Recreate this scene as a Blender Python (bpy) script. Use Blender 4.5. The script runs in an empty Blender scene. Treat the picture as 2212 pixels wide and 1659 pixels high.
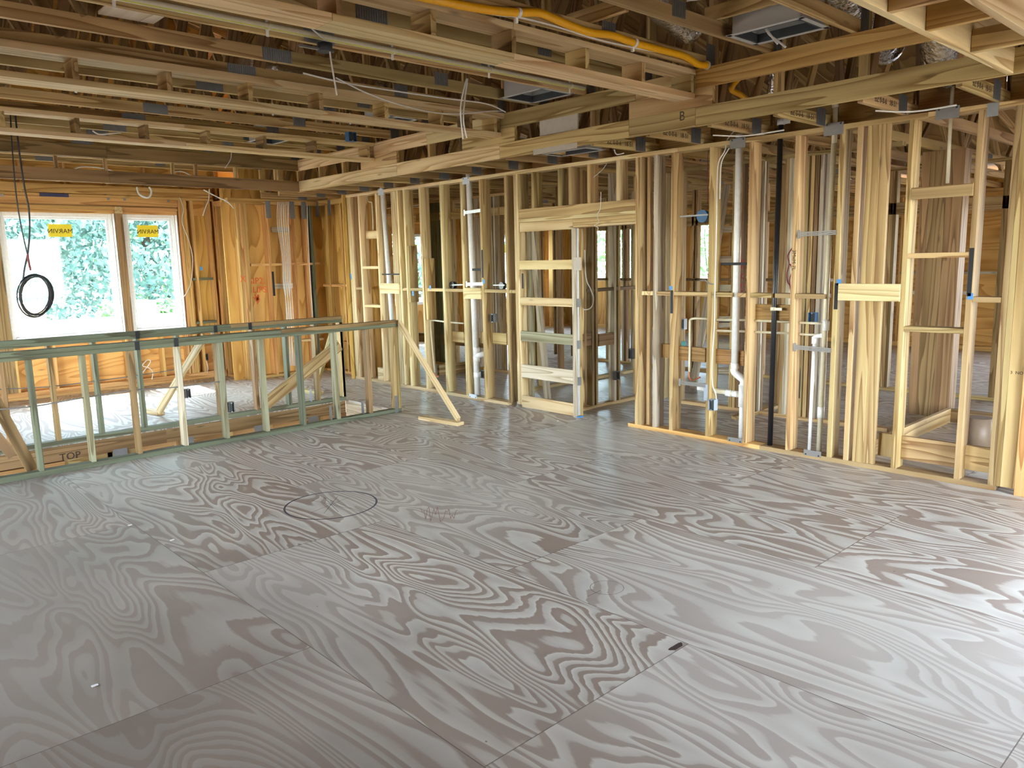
import bpy, bmesh, math, random
from mathutils import Vector, Matrix, noise
R_ = random.Random(7)
SC = bpy.context.scene
COL = SC.collection

# ------------------------------------------------------------------ camera, light, exposure
CAMH = 1.72
YAW, PITCH, ROLL, FPX = 0.821042, 0.158386, -0.0228061, 1683.8
CX, CY, IW = 1106.0, 829.5, 2212.0
FW = Vector((math.cos(YAW)*math.cos(PITCH), math.sin(YAW)*math.cos(PITCH), -math.sin(PITCH)))
_r = FW.cross(Vector((0, 0, 1))).normalized()
_u = _r.cross(FW)
RT = math.cos(ROLL)*_r + math.sin(ROLL)*_u
UP = -math.sin(ROLL)*_r + math.cos(ROLL)*_u
cam = bpy.data.cameras.new('camera')
cam.sensor_fit = 'HORIZONTAL'; cam.sensor_width = 36.0; cam.lens = 36.0*FPX/IW
cam.clip_start = 0.05; cam.clip_end = 400
camo = bpy.data.objects.new('camera', cam); COL.objects.link(camo)
m = Matrix((RT, UP, -FW)).transposed().to_4x4(); m.translation = Vector((0, 0, CAMH))
camo.matrix_world = m
SC.camera = camo

world = bpy.data.worlds.new('sky'); SC.world = world; world.use_nodes = True
wn = world.node_tree; wn.nodes.clear()
wo = wn.nodes.new('ShaderNodeOutputWorld'); wb = wn.nodes.new('ShaderNodeBackground')
sky = wn.nodes.new('ShaderNodeTexSky'); sky.sky_type = 'NISHITA'; sky.sun_disc = False
sky.sun_elevation = math.radians(56); sky.sun_rotation = math.radians(0); sky.dust_density = 0.4; sky.air_density = 0.9
hs = wn.nodes.new('ShaderNodeHueSaturation'); hs.inputs['Saturation'].default_value = 0.55
wn.links.new(sky.outputs[0], hs.inputs['Color']); wn.links.new(hs.outputs[0], wb.inputs['Color'])
wb.inputs['Strength'].default_value = 1.35
wn.links.new(wb.outputs[0], wo.inputs['Surface'])

sun = bpy.data.lights.new('sun', 'SUN'); sun.energy = 9.0; sun.angle = math.radians(0.6); sun.color = (1.0, 0.97, 0.92)
suno = bpy.data.objects.new('sun', sun); COL.objects.link(suno)
suno.rotation_euler = Vector((-0.10, -1.60, -2.45)).to_track_quat('-Z', 'Y').to_euler()
suno.location = (2, 30, 40)

SC.view_settings.view_transform = 'Standard'; SC.view_settings.look = 'None'
SC.view_settings.gamma = 1.0; SC.view_settings.use_curve_mapping = False
SC.view_settings.exposure = 2.2
SC.cycles.max_bounces = 8; SC.cycles.diffuse_bounces = 5; SC.cycles.glossy_bounces = 3
SC.cycles.transmission_bounces = 4; SC.cycles.transparent_max_bounces = 8
SC.cycles.caustics_reflective = False; SC.cycles.caustics_refractive = False
SC.cycles.sample_clamp_indirect = 6.0
SC.cycles.use_adaptive_sampling = True; SC.cycles.adaptive_threshold = 0.02
try:
    SC.cycles.use_denoising = True
except Exception:
    pass

# ------------------------------------------------------------------ survey: photo reading -> place on a known plane
def ray(x, y): return (FW*FPX + RT*(x-CX) - UP*(y-CY))/FPX
def onX(x, y, X):
    d = ray(x, y); return Vector((0, 0, CAMH)) + d*(X/d.x)
def onY(x, y, Y):
    d = ray(x, y); return Vector((0, 0, CAMH)) + d*(Y/d.y)
def onZ(x, y, Z):
    d = ray(x, y); return Vector((0, 0, CAMH)) + d*((Z-CAMH)/d.z)

# ------------------------------------------------------------------ materials
def newmat(name):
    mt = bpy.data.materials.new(name); mt.use_nodes = True
    nt = mt.node_tree; nt.nodes.clear()
    out = nt.nodes.new('ShaderNodeOutputMaterial'); b = nt.nodes.new('ShaderNodeBsdfPrincipled')
    nt.links.new(b.outputs[0], out.inputs['Surface'])
    return mt, nt, b
def plain(name, col, rough=0.5, metal=0.0, spec=0.5, bump=0.0, bscale=30):
    mt, nt, b = newmat(name)
    b.inputs['Roughness'].default_value = rough; b.inputs['Metallic'].default_value = metal
    b.inputs['Specular IOR Level'].default_value = spec
    tc = nt.nodes.new('ShaderNodeTexCoord'); n = nt.nodes.new('ShaderNodeTexNoise'); n.inputs['Scale'].default_value = bscale
    n.inputs['Detail'].default_value = 3
    nt.links.new(tc.outputs['Object'], n.inputs['Vector'])
    mx = nt.nodes.new('ShaderNodeMix'); mx.data_type = 'RGBA'
    mx.inputs[6].default_value = (*[c*0.86 for c in col], 1); mx.inputs[7].default_value = (*[min(1, c*1.1) for c in col], 1)
    nt.links.new(n.outputs['Fac'], mx.inputs[0]); nt.links.new(mx.outputs[2], b.inputs['Base Color'])
    if bump:
        bp = nt.nodes.new('ShaderNodeBump'); bp.inputs['Strength'].default_value = bump; bp.inputs['Distance'].default_value = 0.02
        nt.links.new(n.outputs['Fac'], bp.inputs['Height']); nt.links.new(bp.outputs[0], b.inputs['Normal'])
    return mt
def ramp(nt, fac, stops, interp='LINEAR'):
    r = nt.nodes.new('ShaderNodeValToRGB'); r.color_ramp.interpolation = interp
    e = r.color_ramp.elements
    while len(e) < len(stops): e.new(0.5)
    for i, (p, c) in enumerate(stops):
        e[i].position = p; e[i].color = (*c, 1) if len(c) == 3 else c
    nt.links.new(fac, r.inputs[0]); return r.outputs[0]
def mth(nt, op, a, b=None, c=None):
    n = nt.nodes.new('ShaderNodeMath'); n.operation = op
    for i, v in enumerate((a, b, c)):
        if v is None: continue
        if isinstance(v, (int, float)): n.inputs[i].default_value = v
        else: nt.links.new(v, n.inputs[i])
    return n.outputs[0]
def wood(name, light, mid, dark, rings=7.0, lat=7.0, lon=0.36, rough=0.62, var=0.35, knots=True, sat=1.0, stain=0.5):
    mt, nt, b = newmat(name); L = nt.links
    tc = nt.nodes.new('ShaderNodeTexCoord'); oi = nt.nodes.new('ShaderNodeObjectInfo')
    off = nt.nodes.new('ShaderNodeVectorMath'); off.operation = 'SCALE'; off.inputs[0].default_value = (31.7, 17.3, 23.9)
    L.new(oi.outputs['Random'], off.inputs['Scale'])
    ad = nt.nodes.new('ShaderNodeVectorMath'); ad.operation = 'ADD'
    L.new(tc.outputs['Object'], ad.inputs[0]); L.new(off.outputs[0], ad.inputs[1])
    def nz(sx, sy, sz, det=2, dis=0.0):
        mp = nt.nodes.new('ShaderNodeMapping'); mp.inputs['Scale'].default_value = (sx, sy, sz); L.new(ad.outputs[0], mp.inputs[0])
        n = nt.nodes.new('ShaderNodeTexNoise'); n.inputs['Scale'].default_value = 1; n.inputs['Detail'].default_value = det
        n.inputs['Distortion'].default_value = dis; L.new(mp.outputs[0], n.inputs['Vector']); return n.outputs['Fac']
    big = nz(lon, lat, lat, 1.5, 0.15)
    ring = mth(nt, 'FRACT', mth(nt, 'MULTIPLY', big, rings))
    tri = mth(nt, 'POWER', ring, 1.8)
    col = ramp(nt, tri, [(0.0, light), (0.45, mid), (0.92, dark), (1.0, mid)])
    fine = nz(3.0, 90, 90, 2)
    st = nz(1.1, 3.5, 3.5, 3)
    val = mth(nt, 'MULTIPLY_ADD', oi.outputs['Random'], var, 1.0-var*0.55)
    val = mth(nt, 'MULTIPLY', val, mth(nt, 'MULTIPLY_ADD', fine, 0.30, 0.85))
    val = mth(nt, 'MULTIPLY', val, mth(nt, 'MULTIPLY_ADD', st, stain, 1.0-stain*0.5))
    if knots:
        mp = nt.nodes.new('ShaderNodeMapping'); mp.inputs['Scale'].default_value = (1.7, 6.5, 6.5); L.new(ad.outputs[0], mp.inputs[0])
        v = nt.nodes.new('ShaderNodeTexVoronoi'); v.inputs['Scale'].default_value = 1; L.new(mp.outputs[0], v.inputs['Vector'])
        kn = mth(nt, 'SMOOTH_MIN', mth(nt, 'MULTIPLY', v.outputs['Distance'], 9.0), 1.0, 0.2)
        val = mth(nt, 'MULTIPLY', val, mth(nt, 'MULTIPLY_ADD', kn, 0.6, 0.42))
    h = nt.nodes.new('ShaderNodeHueSaturation'); L.new(col, h.inputs['Color']); L.new(val, h.inputs['Value'])
    h.inputs['Saturation'].default_value = sat
    r2 = mth(nt, 'FRACT', mth(nt, 'MULTIPLY', oi.outputs['Random'], 37.7))
    L.new(mth(nt, 'MULTIPLY_ADD', r2, 0.022, 0.496), h.inputs['Hue'])
    L.new(h.outputs[0], b.inputs['Base Color']); b.inputs['Roughness'].default_value = rough
    b.inputs['Specular IOR Level'].default_value = 0.3
    bp = nt.nodes.new('ShaderNodeBump'); bp.inputs['Strength'].default_value = 0.12; bp.inputs['Distance'].default_value = 0.004
    L.new(fine, bp.inputs['Height']); L.new(bp.outputs[0], b.inputs['Normal'])
    return mt
PINE = wood('pine', (0.53, 0.37, 0.175), (0.42, 0.275, 0.12), (0.255, 0.135, 0.048), var=0.5)
PALE = wood('pale_pine', (0.70, 0.54, 0.31), (0.61, 0.44, 0.235), (0.44, 0.27, 0.12), var=0.3)
WARM = wood('warm_pine', (0.64, 0.37, 0.145), (0.53, 0.285, 0.10), (0.36, 0.165, 0.05), var=0.3)
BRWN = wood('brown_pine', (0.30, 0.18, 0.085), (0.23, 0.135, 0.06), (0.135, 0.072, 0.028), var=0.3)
LVL = wood('laminated_beam', (0.40, 0.23, 0.09), (0.33, 0.18, 0.06), (0.24, 0.12, 0.04), rings=12, lat=9, knots=False, var=0.15)
TREAT = wood('treated_pine', (0.15, 0.165, 0.105), (0.12, 0.13, 0.08), (0.075, 0.07, 0.04), var=0.35)
TRSTUD = wood('treated_stud', (0.30, 0.29, 0.19), (0.235, 0.215, 0.13), (0.15, 0.115, 0.06), var=0.4)
GREY = wood('weathered_pine', (0.58, 0.50, 0.39), (0.48, 0.40, 0.29), (0.33, 0.25, 0.16), var=0.3)
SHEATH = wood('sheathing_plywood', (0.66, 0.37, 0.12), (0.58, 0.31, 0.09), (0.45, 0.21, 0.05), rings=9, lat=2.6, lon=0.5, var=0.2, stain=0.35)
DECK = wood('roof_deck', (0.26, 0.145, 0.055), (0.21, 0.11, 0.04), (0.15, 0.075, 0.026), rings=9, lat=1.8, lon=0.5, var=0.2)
PVC = plain('white_pvc', (0.88, 0.89, 0.88), 0.3)
CPVC = plain('cream_cpvc', (0.74, 0.69, 0.52), 0.35)
BLACKP = plain('black_steel_pipe', (0.012, 0.013, 0.016), 0.35)
GALV = plain('galvanised_steel', (0.24, 0.25, 0.25), 0.42, 0.7, bscale=25)
PLATE = plain('nail_plate_steel', (0.20, 0.19, 0.175), 0.5, 0.4)
BRPL = plain('bright_steel', (0.62, 0.66, 0.70), 0.4, 0.5)
DUCTM = plain('duct_sheet_metal', (0.60, 0.61, 0.60), 0.32, 0.35, bump=0.2, bscale=4)
DARKG = plain('duct_gasket', (0.03, 0.035, 0.04), 0.6)
FOIL = plain('crumpled_foil', (0.72, 0.71, 0.70), 0.16, 0.95, bump=1.0, bscale=22)
BOXG = plain('grey_box', (0.16, 0.16, 0.155), 0.45)
BOXL = plain('blue_grey_box', (0.33, 0.39, 0.45), 0.4)
BLUE = plain('blue_plastic', (0.02, 0.12, 0.28), 0.4)
BLUET = plain('blue_tape', (0.06, 0.26, 0.60), 0.6)
BLACK = plain('black_marking', (0.012, 0.012, 0.014), 0.7)
INK = plain('ink', (0.05, 0.03, 0.02), 0.8)
ORINK = plain('orange_paint', (0.75, 0.12, 0.02), 0.7)
FADED = plain('faded_red_marker', (0.36, 0.22, 0.18), 0.8)
REDINK = plain('red_crayon', (0.35, 0.03, 0.03), 0.7)
WIREW = plain('white_cable', (0.72, 0.71, 0.67), 0.45)
WIREY = plain('yellow_cable', (0.42, 0.32, 0.08), 0.5)
WIREG = plain('grey_cable', (0.20, 0.19, 0.18), 0.5)
WIREB = plain('black_cable', (0.012, 0.014, 0.02), 0.4)
WIRER = plain('red_cable', (0.20, 0.015, 0.02), 0.5)
GASY = plain('yellow_gas_tube', (0.86, 0.42, 0.005), 0.42)
CONDY = plain('yellow_stripe', (0.62, 0.60, 0.10), 0.4)
COPPER = plain('copper', (0.55, 0.19, 0.09), 0.35, 0.8)
WHITEF = plain('white_window_frame', (0.80, 0.82, 0.84), 0.35)
WHITEW = plain('white_wall_outside', (0.85, 0.85, 0.84), 0.7)
YSTK = plain('yellow_sticker', (0.95, 0.75, 0.02), 0.5)
TAPEW = plain('flashing_tape', (0.78, 0.76, 0.74), 0.5)
GRNB = plain('green_board', (0.06, 0.30, 0.28), 0.5)
PAPER = plain('grey_paper', (0.50, 0.45, 0.38), 0.7)
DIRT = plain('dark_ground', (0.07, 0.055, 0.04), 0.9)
GRASS = plain('bare_sandy_ground', (0.17, 0.15, 0.125), 0.9, bscale=6)
BARK = plain('bark', (0.09, 0.06, 0.04), 0.9)

def leafmat(name, c1, c2):
    mt, nt, b = newmat(name); tc = nt.nodes.new('ShaderNodeTexCoord'); n = nt.nodes.new('ShaderNodeTexNoise')
    n.inputs['Scale'].default_value = 1.3; n.inputs['Detail'].default_value = 4; nt.links.new(tc.outputs['Object'], n.inputs['Vector'])
    nt.links.new(ramp(nt, n.outputs['Fac'], [(0.35, c1), (0.65, c2)]), b.inputs['Base Color'])
    b.inputs['Roughness'].default_value = 0.5
    return mt
LEAF = leafmat('leaves', (0.045, 0.125, 0.11), (0.27, 0.42, 0.36))
LEAF2 = leafmat('bright_leaves', (0.12, 0.30, 0.09), (0.34, 0.56, 0.24))

def glassmat():
    mt = bpy.data.materials.new('window_glass'); mt.use_nodes = True; nt = mt.node_tree; nt.nodes.clear()
    o = nt.nodes.new('ShaderNodeOutputMaterial'); t = nt.nodes.new('ShaderNodeBsdfTransparent'); g = nt.nodes.new('ShaderNodeBsdfGlossy')
    g.inputs['Roughness'].default_value = 0.03; t.inputs['Color'].default_value = (0.90, 0.97, 0.96, 1)
    mx = nt.nodes.new('ShaderNodeMixShader'); mx.inputs[0].default_value = 0.015
    nt.links.new(t.outputs[0], mx.inputs[1]); nt.links.new(g.outputs[0], mx.inputs[2]); nt.links.new(mx.outputs[0], o.inputs['Surface'])
    return mt
GLASS = glassmat()

def floormat():
    mt, nt, b = newmat('subfloor_plywood'); L = nt.links
    geo = nt.nodes.new('ShaderNodeNewGeometry'); sp = nt.nodes.new('ShaderNodeSeparateXYZ'); L.new(geo.outputs['Position'], sp.inputs[0])
    X, Y = sp.outputs[0], sp.outputs[1]
    PW, PL = 1.215, 2.43
    u = mth(nt, 'DIVIDE', mth(nt, 'SUBTRACT', X, 1.57), PW); iu = mth(nt, 'FLOOR', u)
    par = mth(nt, 'PINGPONG', iu, 1.0)
    v = mth(nt, 'DIVIDE', mth(nt, 'SUBTRACT', Y, mth(nt, 'MULTIPLY_ADD', par, 1.20, 1.87)), PL); iv = mth(nt, 'FLOOR', v)
    cid = nt.nodes.new('ShaderNodeCombineXYZ'); L.new(iu, cid.inputs[0]); L.new(iv, cid.inputs[1])
    wnz = nt.nodes.new('ShaderNodeTexWhiteNoise'); wnz.noise_dimensions = '3D'; L.new(cid.outputs[0], wnz.inputs['Vector'])
    off = nt.nodes.new('ShaderNodeVectorMath'); off.operation = 'SCALE'; off.inputs['Scale'].default_value = 40; L.new(wnz.outputs['Color'], off.inputs[0])
    ad = nt.nodes.new('ShaderNodeVectorMath'); ad.operation = 'ADD'; L.new(geo.outputs['Position'], ad.inputs[0]); L.new(off.outputs[0], ad.inputs[1])
    def nz(sx, sy, det, dis=0.0, rough=0.5):
        mp = nt.nodes.new('ShaderNodeMapping'); mp.inputs['Scale'].default_value = (sx, sy, 1); L.new(ad.outputs[0], mp.inputs[0])
        n = nt.nodes.new('ShaderNodeTexNoise'); n.inputs['Scale'].default_value = 1; n.inputs['Detail'].default_value = det
        n.inputs['Distortion'].default_value = dis; n.inputs['Roughness'].default_value = rough
        L.new(mp.outputs[0], n.inputs['Vector']); return n.outputs['Fac']
    base = nz(2.3, 0.55, 2.0, 0.7, 0.33)
    jag = nz(34, 3.2, 2.0)
    w = mth(nt, 'MULTIPLY_ADD', jag, 0.014, base)
    freq = mth(nt, 'MULTIPLY_ADD', wnz.outputs['Value'], 12.0, 17.0)
    ring = mth(nt, 'FRACT', mth(nt, 'MULTIPLY', w, freq))
    sharp = ramp(nt, ring, [(0.0, (0, 0, 0)), (0.10, (0.05, 0.05, 0.05)), (0.46, (0.35, 0.35, 0.35)), (0.56, (0.95, 0.95, 0.95)), (0.93, (1, 1, 1)), (1.0, (0, 0, 0))])
    dirt_shade = nz(0.8, 0.8, 4)
    # figure fades under painted-in weak daylight and foot dirt on the stair side
    fade = ramp(nt, nz(0.35, 0.3, 2), [(0.34, (0.45, 0.45, 0.45)), (0.50, (1, 1, 1))])
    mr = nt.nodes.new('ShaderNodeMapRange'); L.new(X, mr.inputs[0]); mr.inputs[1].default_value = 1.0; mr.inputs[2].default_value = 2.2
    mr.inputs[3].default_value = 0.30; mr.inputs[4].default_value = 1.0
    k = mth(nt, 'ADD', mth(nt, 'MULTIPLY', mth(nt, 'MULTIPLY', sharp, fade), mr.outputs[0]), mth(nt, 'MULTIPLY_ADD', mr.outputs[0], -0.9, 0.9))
    col = nt.nodes.new('ShaderNodeMix'); col.data_type = 'RGBA'
    col.inputs[6].default_value = (0.66, 0.635, 0.55, 1); col.inputs[7].default_value = (0.35, 0.275, 0.22, 1); L.new(k, col.inputs[0])
    c2 = nt.nodes.new('ShaderNodeMix'); c2.data_type = 'RGBA'; c2.blend_type = 'MULTIPLY'; c2.inputs[0].default_value = 1.0
    L.new(col.outputs[2], c2.inputs[6]); mr2 = nt.nodes.new('ShaderNodeMapRange'); L.new(mth(nt, 'ADD', X, mth(nt, 'MULTIPLY', dirt_shade, 1.5)), mr2.inputs[0]); mr2.inputs[1].default_value = 1.6; mr2.inputs[2].default_value = 3.2  # stair side darkened in the colour, imitating daylight falling off
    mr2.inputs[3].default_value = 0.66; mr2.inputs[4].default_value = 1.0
    dv = nt.nodes.new('ShaderNodeVectorMath'); dv.operation = 'SCALE'; L.new(ramp(nt, dirt_shade, [(0.3, (0.80, 0.79, 0.79)), (0.7, (1.06, 1.06, 1.05))]), dv.inputs[0]); L.new(mr2.outputs[0], dv.inputs['Scale'])
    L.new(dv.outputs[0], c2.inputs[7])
    # panel joints
    def joint(frac, size, wd):
        f = mth(nt, 'FRACT', frac); d = mth(nt, 'MULTIPLY', mth(nt, 'MINIMUM', f, mth(nt, 'SUBTRACT', 1.0, f)), size)
        return mth(nt, 'LESS_THAN', d, wd)
    jw = mth(nt, 'MULTIPLY_ADD', nz(1.3, 1.3, 2), 0.004, 0.0002)
    j = mth(nt, 'MAXIMUM', joint(u, PW, jw), joint(v, PL, jw))
    # small nail holes and specks
    vo = nt.nodes.new('ShaderNodeTexVoronoi'); vo.inputs['Scale'].default_value = 5.0; L.new(geo.outputs['Position'], vo.inputs['Vector'])
    sp2 = mth(nt, 'LESS_THAN', vo.outputs['Distance'], 0.022)
    j = mth(nt, 'MAXIMUM', j, sp2)
    c3 = nt.nodes.new('ShaderNodeMix'); c3.data_type = 'RGBA'; L.new(mth(nt, 'MULTIPLY', j, 0.75), c3.inputs[0])
    L.new(c2.outputs[2], c3.inputs[6]); c3.inputs[7].default_value = (0.07, 0.05, 0.04, 1)
    L.new(c3.outputs[2], b.inputs['Base Color'])
    b.inputs['Roughness'].default_value = 0.42
    L.new(ramp(nt, dirt_shade, [(0.3, (0.36, 0.36, 0.36)), (0.7, (0.52, 0.52, 0.52))]), b.inputs['Roughness'])
    b.inputs['Specular IOR Level'].default_value = 0.5
    return mt
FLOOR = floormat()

# ------------------------------------------------------------------ builders
def tag(o, label=None, cat=None, group=None, kind=None):
    if label: o['label'] = label
    if cat: o['category'] = cat
    if group: o['group'] = group
    if kind: o['kind'] = kind
    return o
def empty(name, loc=(0, 0, 0), label=None, cat=None, group=None, kind=None):
    o = bpy.data.objects.new(name, None); COL.objects.link(o); o.location = loc; o.empty_display_size = 0.1
    return tag(o, label, cat, group, kind)
def link(name, me, mat, parent=None, mw=None):
    o = bpy.data.objects.new(name, me); COL.objects.link(o)
    if mat is not None: me.materials.append(mat)
    if mw is None: mw = Matrix.Identity(4)
    if parent is not None:
        o.parent = parent
        if parent.type == 'EMPTY': o.matrix_local = Matrix.Translation(-Vector(parent.location)) @ mw
        else: o.matrix_local = parent.matrix_local.inverted() @ (Matrix.Translation(-Vector(parent.parent.location)) if parent.parent else Matrix.Identity(4)) @ mw
    else: o.matrix_local = mw
    return o
def boxmesh(lx, ly, lz, bev=0.0015):
    bm = bmesh.new(); bmesh.ops.create_cube(bm, size=1.0)
    for v in bm.verts: v.co = Vector((v.co.x*lx, v.co.y*ly, v.co.z*lz))
    if bev and min(lx, ly, lz) > bev*3:
        bmesh.ops.bevel(bm, geom=bm.edges[:], offset=bev, segments=1, affect='EDGES')
    me = bpy.data.meshes.new('m'); bm.to_mesh(me); bm.free(); return me
PERM = {0: Matrix.Identity(3), 1: Matrix(((0, -1, 0), (1, 0, 0), (0, 0, 1))), 2: Matrix(((0, 0, -1), (0, 1, 0), (1, 0, 0)))}
def box(name, parent, mat, x, y, z, bev=0.0015, **kw):
    """axis aligned board; local X runs along its length"""
    x, y, z = sorted(x), sorted(y), sorted(z)
    s = [x[1]-x[0], y[1]-y[0], z[1]-z[0]]; c = Vector(((x[0]+x[1])/2, (y[0]+y[1])/2, (z[0]+z[1])/2))
    a = s.index(max(s)); P = PERM[a]
    ls = [abs(v) for v in (P.transposed() @ Vector(s))]
    me = boxmesh(*ls, bev)
    mw = P.to_4x4(); mw.translation = c
    o = link(name, me, mat, parent, mw); tag(o, **kw); return o
def bar(name, parent, mat, p0, p1, w, t, wdir=(0, 0, 1), bev=0.0015, **kw):
    """board from p0 to p1; w measured along wdir, t across"""
    p0, p1 = Vector(p0), Vector(p1); d = p1-p0; L = d.length; ex = d/L
    wd = Vector(wdir); ez = (wd-ex*wd.dot(ex)).normalized(); ey = ez.cross(ex)
    me = boxmesh(L, t, w, bev)
    mw = Matrix((ex, ey, ez)).transposed().to_4x4(); mw.translation = (p0+p1)/2
    o = link(name, me, mat, parent, mw); tag(o, **kw); return o
def smooth_pts(pts, n=6):
    pts = [Vector(p) for p in pts]
    if len(pts) < 3: return pts
    out = []
    for i in range(len(pts)-1):
        a = pts[max(0, i-1)]; b = pts[i]; c = pts[i+1]; d = pts[min(len(pts)-1, i+2)]
        for k in range(n):
            t = k/n
            out.append(0.5*((2*b)+(c-a)*t+(2*a-5*b+4*c-d)*t*t+(3*b-a-3*c+d)*t**3))
    out.append(pts[-1]); return out
def sweep(bm, pts, rad, seg=8, rot0=None):
    pts = [Vector(p) for p in pts]; rings = []
    t0 = (pts[1]-pts[0]).normalized()
    up = Vector((0, 0, 1)) if abs(t0.z) < 0.9 else Vector((1, 0, 0))
    nrm = (up-t0*up.dot(t0)).normalized()
    for i, p in enumerate(pts):
        if i == 0: t = pts[1]-pts[0]
        elif i == len(pts)-1: t = pts[-1]-pts[-2]
        else: t = pts[i+1]-pts[i-1]
        t.normalize(); nrm = (nrm-t*nrm.dot(t))
        if nrm.length < 1e-6: nrm = t.orthogonal()
        nrm.normalize(); bi = t.cross(nrm)
        r = rad(i/(len(pts)-1)) if callable(rad) else rad
        rings.append([bm.verts.new(p+(nrm*math.cos(2*math.pi*k/seg)+bi*math.sin(2*math.pi*k/seg))*r) for k in range(seg)])
    for a, b in zip(rings, rings[1:]):
        for k in range(seg): bm.faces.new((a[k], a[(k+1) % seg], b[(k+1) % seg], b[k]))
    bm.faces.new(rings[0][::-1]); bm.faces.new(rings[-1])
def tube(name, parent, mat, pts, r, seg=8, smooth=0, loc=None, **kw):
    if smooth: pts = smooth_pts(pts, smooth)
    c = Vector(loc) if loc is not None else Vector(pts[0])
    bm = bmesh.new(); sweep(bm, [Vector(p)-c for p in pts], r, seg); bmesh.ops.recalc_face_normals(bm, faces=bm.faces)
    for f in bm.faces: f.smooth = len(f.verts) == 4
    me = bpy.data.meshes.new('m'); bm.to_mesh(me); bm.free()
    o = link(name, me, mat, parent, Matrix.Translation(c)); tag(o, **kw); return o
def multi(name, parent, mat, fill, loc=(0, 0, 0), **kw):
    bm = bmesh.new(); fill(bm); bmesh.ops.recalc_face_normals(bm, faces=bm.faces)
    me = bpy.data.meshes.new('m'); bm.to_mesh(me); bm.free()
    o = link(name, me, mat, parent, Matrix.Translation(Vector(loc))); tag(o, **kw); return o
def addbox(bm, x, y, z):
    r = bmesh.ops.create_cube(bm, size=1.0)['verts']
    for v in r: v.co = Vector(((x[0]+x[1])/2+v.co.x*(x[1]-x[0]), (y[0]+y[1])/2+v.co.y*(y[1]-y[0]), (z[0]+z[1])/2+v.co.z*(z[1]-z[0])))
def text(name, parent, mat, s, origin, ex, ey, size, mirror=False, **kw):
    cu = bpy.data.curves.new('t', 'FONT'); cu.body = s; cu.size = size; cu.extrude = 0.0006; cu.align_x = 'CENTER'; cu.align_y = 'CENTER'
    cu.resolution_u = 3
    tmp = bpy.data.objects.new('tmp', cu); COL.objects.link(tmp)
    me = bpy.data.meshes.new_from_object(tmp.evaluated_get(bpy.context.evaluated_depsgraph_get())); bpy.data.objects.remove(tmp)
    if mirror:
        for v in me.vertices: v.co.x = -v.co.x
    ex, ey = Vector(ex).normalized(), Vector(ey).normalized(); ez = ex.cross(ey)
    mw = Matrix((ex, ey, ez)).transposed().to_4x4(); mw.translation = Vector(origin)
    o = link(name, me, mat, parent, mw); tag(o, **kw); return o
ORD = ['first', 'second', 'third', 'fourth', 'fifth', 'sixth', 'seventh', 'eighth', 'ninth', 'tenth', 'eleventh', 'twelfth', 'thirteenth',
       'fourteenth', 'fifteenth', 'sixteenth', 'seventeenth', 'eighteenth', 'nineteenth', 'twentieth', 'twenty-first', 'twenty-second', 'twenty-third', 'twenty-fourth', 'twenty-fifth']

T2 = 0.038      # thickness of a 2x board
ZC = 2.70       # ceiling line
exec_order = None

# ================================================================== SETTING: floor, ground
XH, YH0, YH1 = 5.14, 7.50, 8.66            # stair opening
def floor_fill(bm):
    def q(x0, x1, y0, y1): addbox(bm, (x0, x1), (y0, y1), (-0.022, 0.0))
    q(-3.0, 15.2, -3.6, YH0); q(XH, 15.2, YH0, YH1); q(-3.0, 15.2, YH1, 14.0); q(-3.0, -1.4, YH0, YH1)
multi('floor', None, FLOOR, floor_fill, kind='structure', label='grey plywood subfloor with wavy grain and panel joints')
g = multi('ground', None, GRASS, lambda bm: addbox(bm, (-90, 110), (-90, 120), (-3.3, -3.2)), kind='structure', label='bare sandy ground around the house')
# storey below, seen through the stair opening
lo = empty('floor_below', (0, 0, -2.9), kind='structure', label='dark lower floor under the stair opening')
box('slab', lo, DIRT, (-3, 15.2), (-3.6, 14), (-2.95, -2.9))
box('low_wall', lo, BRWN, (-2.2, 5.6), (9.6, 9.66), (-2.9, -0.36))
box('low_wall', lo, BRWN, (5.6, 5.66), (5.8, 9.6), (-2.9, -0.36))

# stair opening framing (rim beams around the hole)
rim = empty('stair_opening_frame', (2, 8.6, 0), 'laminated rim beams lining the stair opening in the floor', 'beam')
box('rim_beam', rim, BRWN, (-1.4, 2.9), (YH1, YH1+0.09), (-0.17, -0.023))
box('rim_beam', rim, BRWN, (2.9, XH), (YH1, YH1+0.09), (-0.17, -0.023))
box('rim_beam', rim, LVL, (-1.4, 1.9), (YH1, YH1+0.09), (-0.36, -0.182))
box('rim_beam', rim, PINE, (1.9, 2.6), (YH1+0.02, YH1+0.09), (-0.26, -0.172))
for x in (2.3, 3.0, 3.6, 4.1, 4.75): box('rim_web', rim, PINE, (x, x+0.05), (YH1+0.02, YH1+0.08), (-0.36, -0.172))
box('rim_beam', rim, LVL, (-1.4, XH), (YH0-0.09, YH0), (-0.36, -0.023))
box('rim_beam', rim, GREY, (XH, XH+0.04), (YH0, YH1), (-0.36, -0.023))
for x in (2.35, 3.05, 3.9, 4.6):
    box('hanger_plate', rim, GALV, (x, x+0.14), (YH1-0.003, YH1-0.0005), (-0.30, -0.15), bev=0)
text('writing', rim, INK, 'TOP', (1.95, YH1-0.002, -0.14), (1, 0, 0), (0, 0, 1), 0.10)

# ================================================================== WALLS
def stud_wall(name, label, loc):
    return empty(name, loc, kind='structure', label=label)

# ---------- right wall (plumbing wall, 2x6), front face X = 6.202
XW, DW = 6.202, 0.14
wr = stud_wall('wall_right', 'open stud wall of pale pine along the right side', (XW, 5, 0))
SZ = (T2, ZC-T2)
def yx(px, py=640, X=XW): return onX(px, py, X).y
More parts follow.
